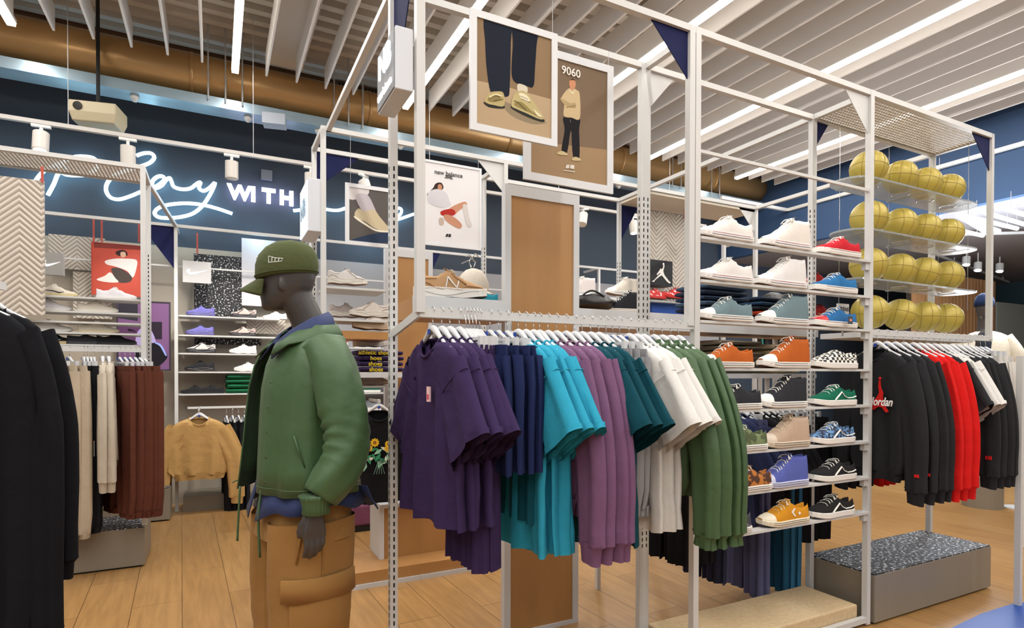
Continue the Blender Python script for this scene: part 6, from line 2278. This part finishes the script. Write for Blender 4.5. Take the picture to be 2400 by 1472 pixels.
# hanging tube lamps
TG = 'tube lamps hanging in the right hall'
tubes = [((2243, 500), (2322, 547)), ((2258, 508), (2340, 537)), ((2262, 502), (2382, 531)), ((2300, 492), (2400, 521)), ((2348, 483), (2440, 510)), ((2396, 473), (2470, 495)), ((2232, 532), (2302, 548))]
for i, ((u0, v0), (u1, v1)) in enumerate(tubes):
    Yt = 4.9 - .45 * i if i < 6 else 5.3
    c = at((u0 + u1) / 2, (v0 + v1) / 2, z=2.95)
    a, b_ = at(u0, v0, z=2.95), at(u1, v1, z=2.95)
    d = b_ - a
    t = thing('tube_lamp', 'white glowing tube lamp on wires in the right hall, %s of seven from the left' % (ORD + ['seventh'])[i if i < 6 else 6], 'tube lamp', c, 0, TG)
    MB().tube([a - c, b_ - c], .022, 12).build('tube', glow('#e9f2ff', 3), t, smooth=True)
    for f in (.2, .8):
        q = a + d * f - c
        MB().cyl(q, (q.x, q.y, 3.14 - c.z), .003, 5).build('wire', GREY, t)
    ld = bpy.data.lights.new('tube_light', 'POINT')
    ld.energy = 34
    ld.color = (.85, .92, 1)
    ld.shadow_soft_size = .3
    lo = bpy.data.objects.new('tube_light', ld)
    COL.objects.link(lo)
    lo.location = c - Vector((0, 0, .6))
# hall track with spotlights
t = thing('light_track', 'white ceiling track of the right hall behind the balls', 'light track', (7.4, 4.4, 3.08))
MB().obox((0, 0, 0), (6, 1.2, 0), .03, .03).build('track_bar', FRAME, t)
MB().obox((.2, .04, 0), (4, -2.6, 0), .03, .03).build('track_bar', FRAME, t)
for x in (.3, 2.8, 5.6):
    MB().cyl((x, x * .2, .015), (x, x * .2, .06), .008, 6).build('ceiling_fixing', WHITE, t)
for u, v, on, lb in ((2264, 617, True, 'lit spotlight in the right hall, leftmost of three'), (2291, 630, True, 'lit spotlight in the right hall, middle of three'), (2342, 632, True, 'lit spotlight in the right hall, rightmost of three')):
    p = at(u, v, Y=4.6)
    s_ = thing('track_spotlight', lb, 'spotlight', p, 0, 'spotlights of the right hall')
    MB().tube([(0, 0, .12), (0, 0, .115), (-.03, -.01, 0)], [.04, .05, .05], 16).build('lamp_head', WHITE, s_)
    MB().tube([(-.03, -.01, 0), (-.032, -.01, -.006)], .042, 16).build('lens', glow('#fff6e8', 10), s_)
    MB().cyl((0, 0, .11), (0, 0, 3.14 - p.z), .008, 6).build('stem', WHITE, s_)
# mannequin in the back
m2 = thing('mannequin', 'white jacketed mannequin with navy cap behind the right rail', 'mannequin', (at(2306, 760, Y=3.1).x, 3.1, .3), R(200))
m = MB()
m.loft([ell(.01, 0, z, rx, ry, 20) for z, rx, ry in ((1.60, .04, .035), (1.63, .075, .055), (1.70, .095, .07), (1.76, .10, .075), (1.82, .08, .06), (1.85, .03, .02))])
m.tube([(-.03, 0, 1.38), (-.03, 0, 1.5), (-.01, 0, 1.64)], [.08, .06, .055], 16)
m.loft([ell(-.03, 0, z, rx, ry, 20) for z, rx, ry in ((1.46, .05, .07), (1.43, .08, .15), (1.38, .105, .18), (1.15, .10, .15), (.95, .11, .165), (.82, .06, .1))])
for sd in (-1, 1):
    m.tube([(-.01, sd * .09, .9), (0, sd * .11, .5), (-.02, sd * .12, .0)], [.09, .06, .04], 12)
    m.tube([(-.03, sd * .17, 1.40), (-.05, sd * .26, 1.13), (.04, sd * .26, .8)], [.055, .042, .026], 12)
    for f in range(5):
        m.tube([(.03 + .014 * f - .02, sd * .26, .82), (.03 + .016 * f - .02, sd * .255, .72 + .01 * abs(f - 2))], .009, 6)
b2 = m.build('body', skin_m, m2, smooth=True)
rm = b2.modifiers.new('fuse', 'REMESH')
rm.mode = 'VOXEL'
rm.voxel_size = .01
rm.use_smooth_shade = True
WJ = fabric('#cdc6b6')
j2 = MB().loft(shell([(q[0], q[1], q[2], q[3]) for q in jsec], R(14), R(346)), closed=False, cap=False).build('jacket', WJ, m2, smooth=True)
for sd in (-1, 1):
    MB().tube(smooth_path([(-.03, sd * .15, 1.405), (-.045, sd * .24, 1.25), (-.06, sd * .27, 1.11), (.03, sd * .27, .86)], 4), .075, 16).build('sleeve', WJ, j2, smooth=True)
MB().tube([(-.02, 0, 1.44), (.10, .02, 1.35), (.14, .01, 1.1)], [.05, .05, .04], 12).build('dark_scarf', fabric('#20242e'), m2, smooth=True)
MB().loft([[(rx * math.cos(a) + .01, ry * math.sin(a), z) for a in [2 * PI * k / 24 for k in range(24)]] for z, rx, ry in ((1.725, .108, .083), (1.78, .11, .083), (1.83, .085, .065), (1.86, .03, .025))]).build('cap', fabric('#1c2c4c'), m2, smooth=True)
MB().tube([(0, 0, -.3), (0, 0, 0)], .17, 32).build('round_base', lam, m2)
# small things on the far right
t = thing('bust_form', 'white sports top on a small bust form at the right edge', 'bust form', (at(2388, 850, Y=2.9).x, 2.9, at(2388, 875, Y=2.9).z))
MB().loft([ell(0, 0, z, rx, ry, 20) for z, rx, ry in ((-.25, .08, .12), (-.1, .08, .12), (0, .085, .13), (.10, .09, .14), (.16, .07, .13), (.2, .035, .05), (.26, .035, .04))]).build('torso', plain('#54382c', .5), t, smooth=True)
MB().loft([ell(0, 0, z, rx, ry, 20) for z, rx, ry in ((-.02, .088, .133), (.05, .096, .143), (.12, .092, .143), (.15, .08, .135))]).build('sports_top', WHITE, t, smooth=True)
MB().cyl((0, 0, -.25), (0, 0, -(t.location.z)), .012, 8).build('stand_pole', CHROME, t)
MB().tube([(0, 0, -t.location.z), (0, 0, -t.location.z + .01)], .12, 24).build('stand_base', WHITE, t)
Yd = 2.55
t = thing('low_display', 'low white display box with dark top behind the black sweatshirts on the right', 'display box', (at(2300, 1180, Y=4.0).x, 4.1, 0))
MB().box((-.9, -.25, 0), (.9, .25, .22)).build('body', plain('#8c8478', .4), t)
MB().box((-.92, -.27, .22), (.92, .27, .24)).build('top', BLACK, t)
for k, (u, c, lb) in enumerate(((2268, '#c4c2c2', 'silver running shoe on the low display, left one'), (2300, '#b9b9ba', 'silver running shoe on the low display, right one'))):
    shoe(lb, 'runner', c, sole='#c9c7c4', overlay='#9a9a9c', loc=(at(u, 1180, Y=4.0).x, 3.98, .241), rz=R(30), name='sneaker')
t = thing('side_table', 'white side table with tan folded trousers at the right edge', 'table', (at(2385, 1000, Y=2.3).x + .12, 2.4, 0))
ztd = at(2375, 960, Y=2.25).z
MB().box((-.2, -.2, ztd - .02), (.35, .2, ztd)).build('top', WHITE, t)
for x in (-.18, .33):
    MB().box((x - .01, -.18, 0), (x + .01, -.16, ztd - .02)).build('leg', WHITE, t)
shoe('white and red running shoe on the white side table', 'runner', '#d6cfc9', sole='#b0283c', overlay='#d8d0c8', loc=(t.location.x - .05, 2.27, ztd + .001), rz=R(200), name='sneaker')
hang_z = ztd - .04
for i in range(3):
    bottoms('tan trousers draped below the side table, %s from the left' % ORD[i], ('#b39a74', '#a98f68', '#c0aa88')[i], (t.location.x - .10 + .11 * i, 2.16, hang_z), R(70), L=.5, hw=.1, group='tan trousers at the right edge', seed=130 + i)
tag(MB().box((4.115, 1.65, 0), (4.145, 1.68, at(2388, 830, Y=1.665).z)).build('white_post', FRAME), 'slim white post at the right edge of the picture', 'post')
mt = MB()
P_ = [at(2235, 1472, z=.0), at(2300, 1440, z=.0), at(2345, 1425, z=0), at(2385, 1413, z=0), at(2440, 1410, z=0), at(2560, 1440, z=0), at(2560, 1600, z=0), at(2100, 1600, z=0)]
o = MB().prism([(p.x, p.y, .001) for p in P_], (0, 0, .012)).build('blue_mat', plain('#1f4a9c', .45))
tag(o, 'bright blue floor mat at the bottom right corner', 'mat')
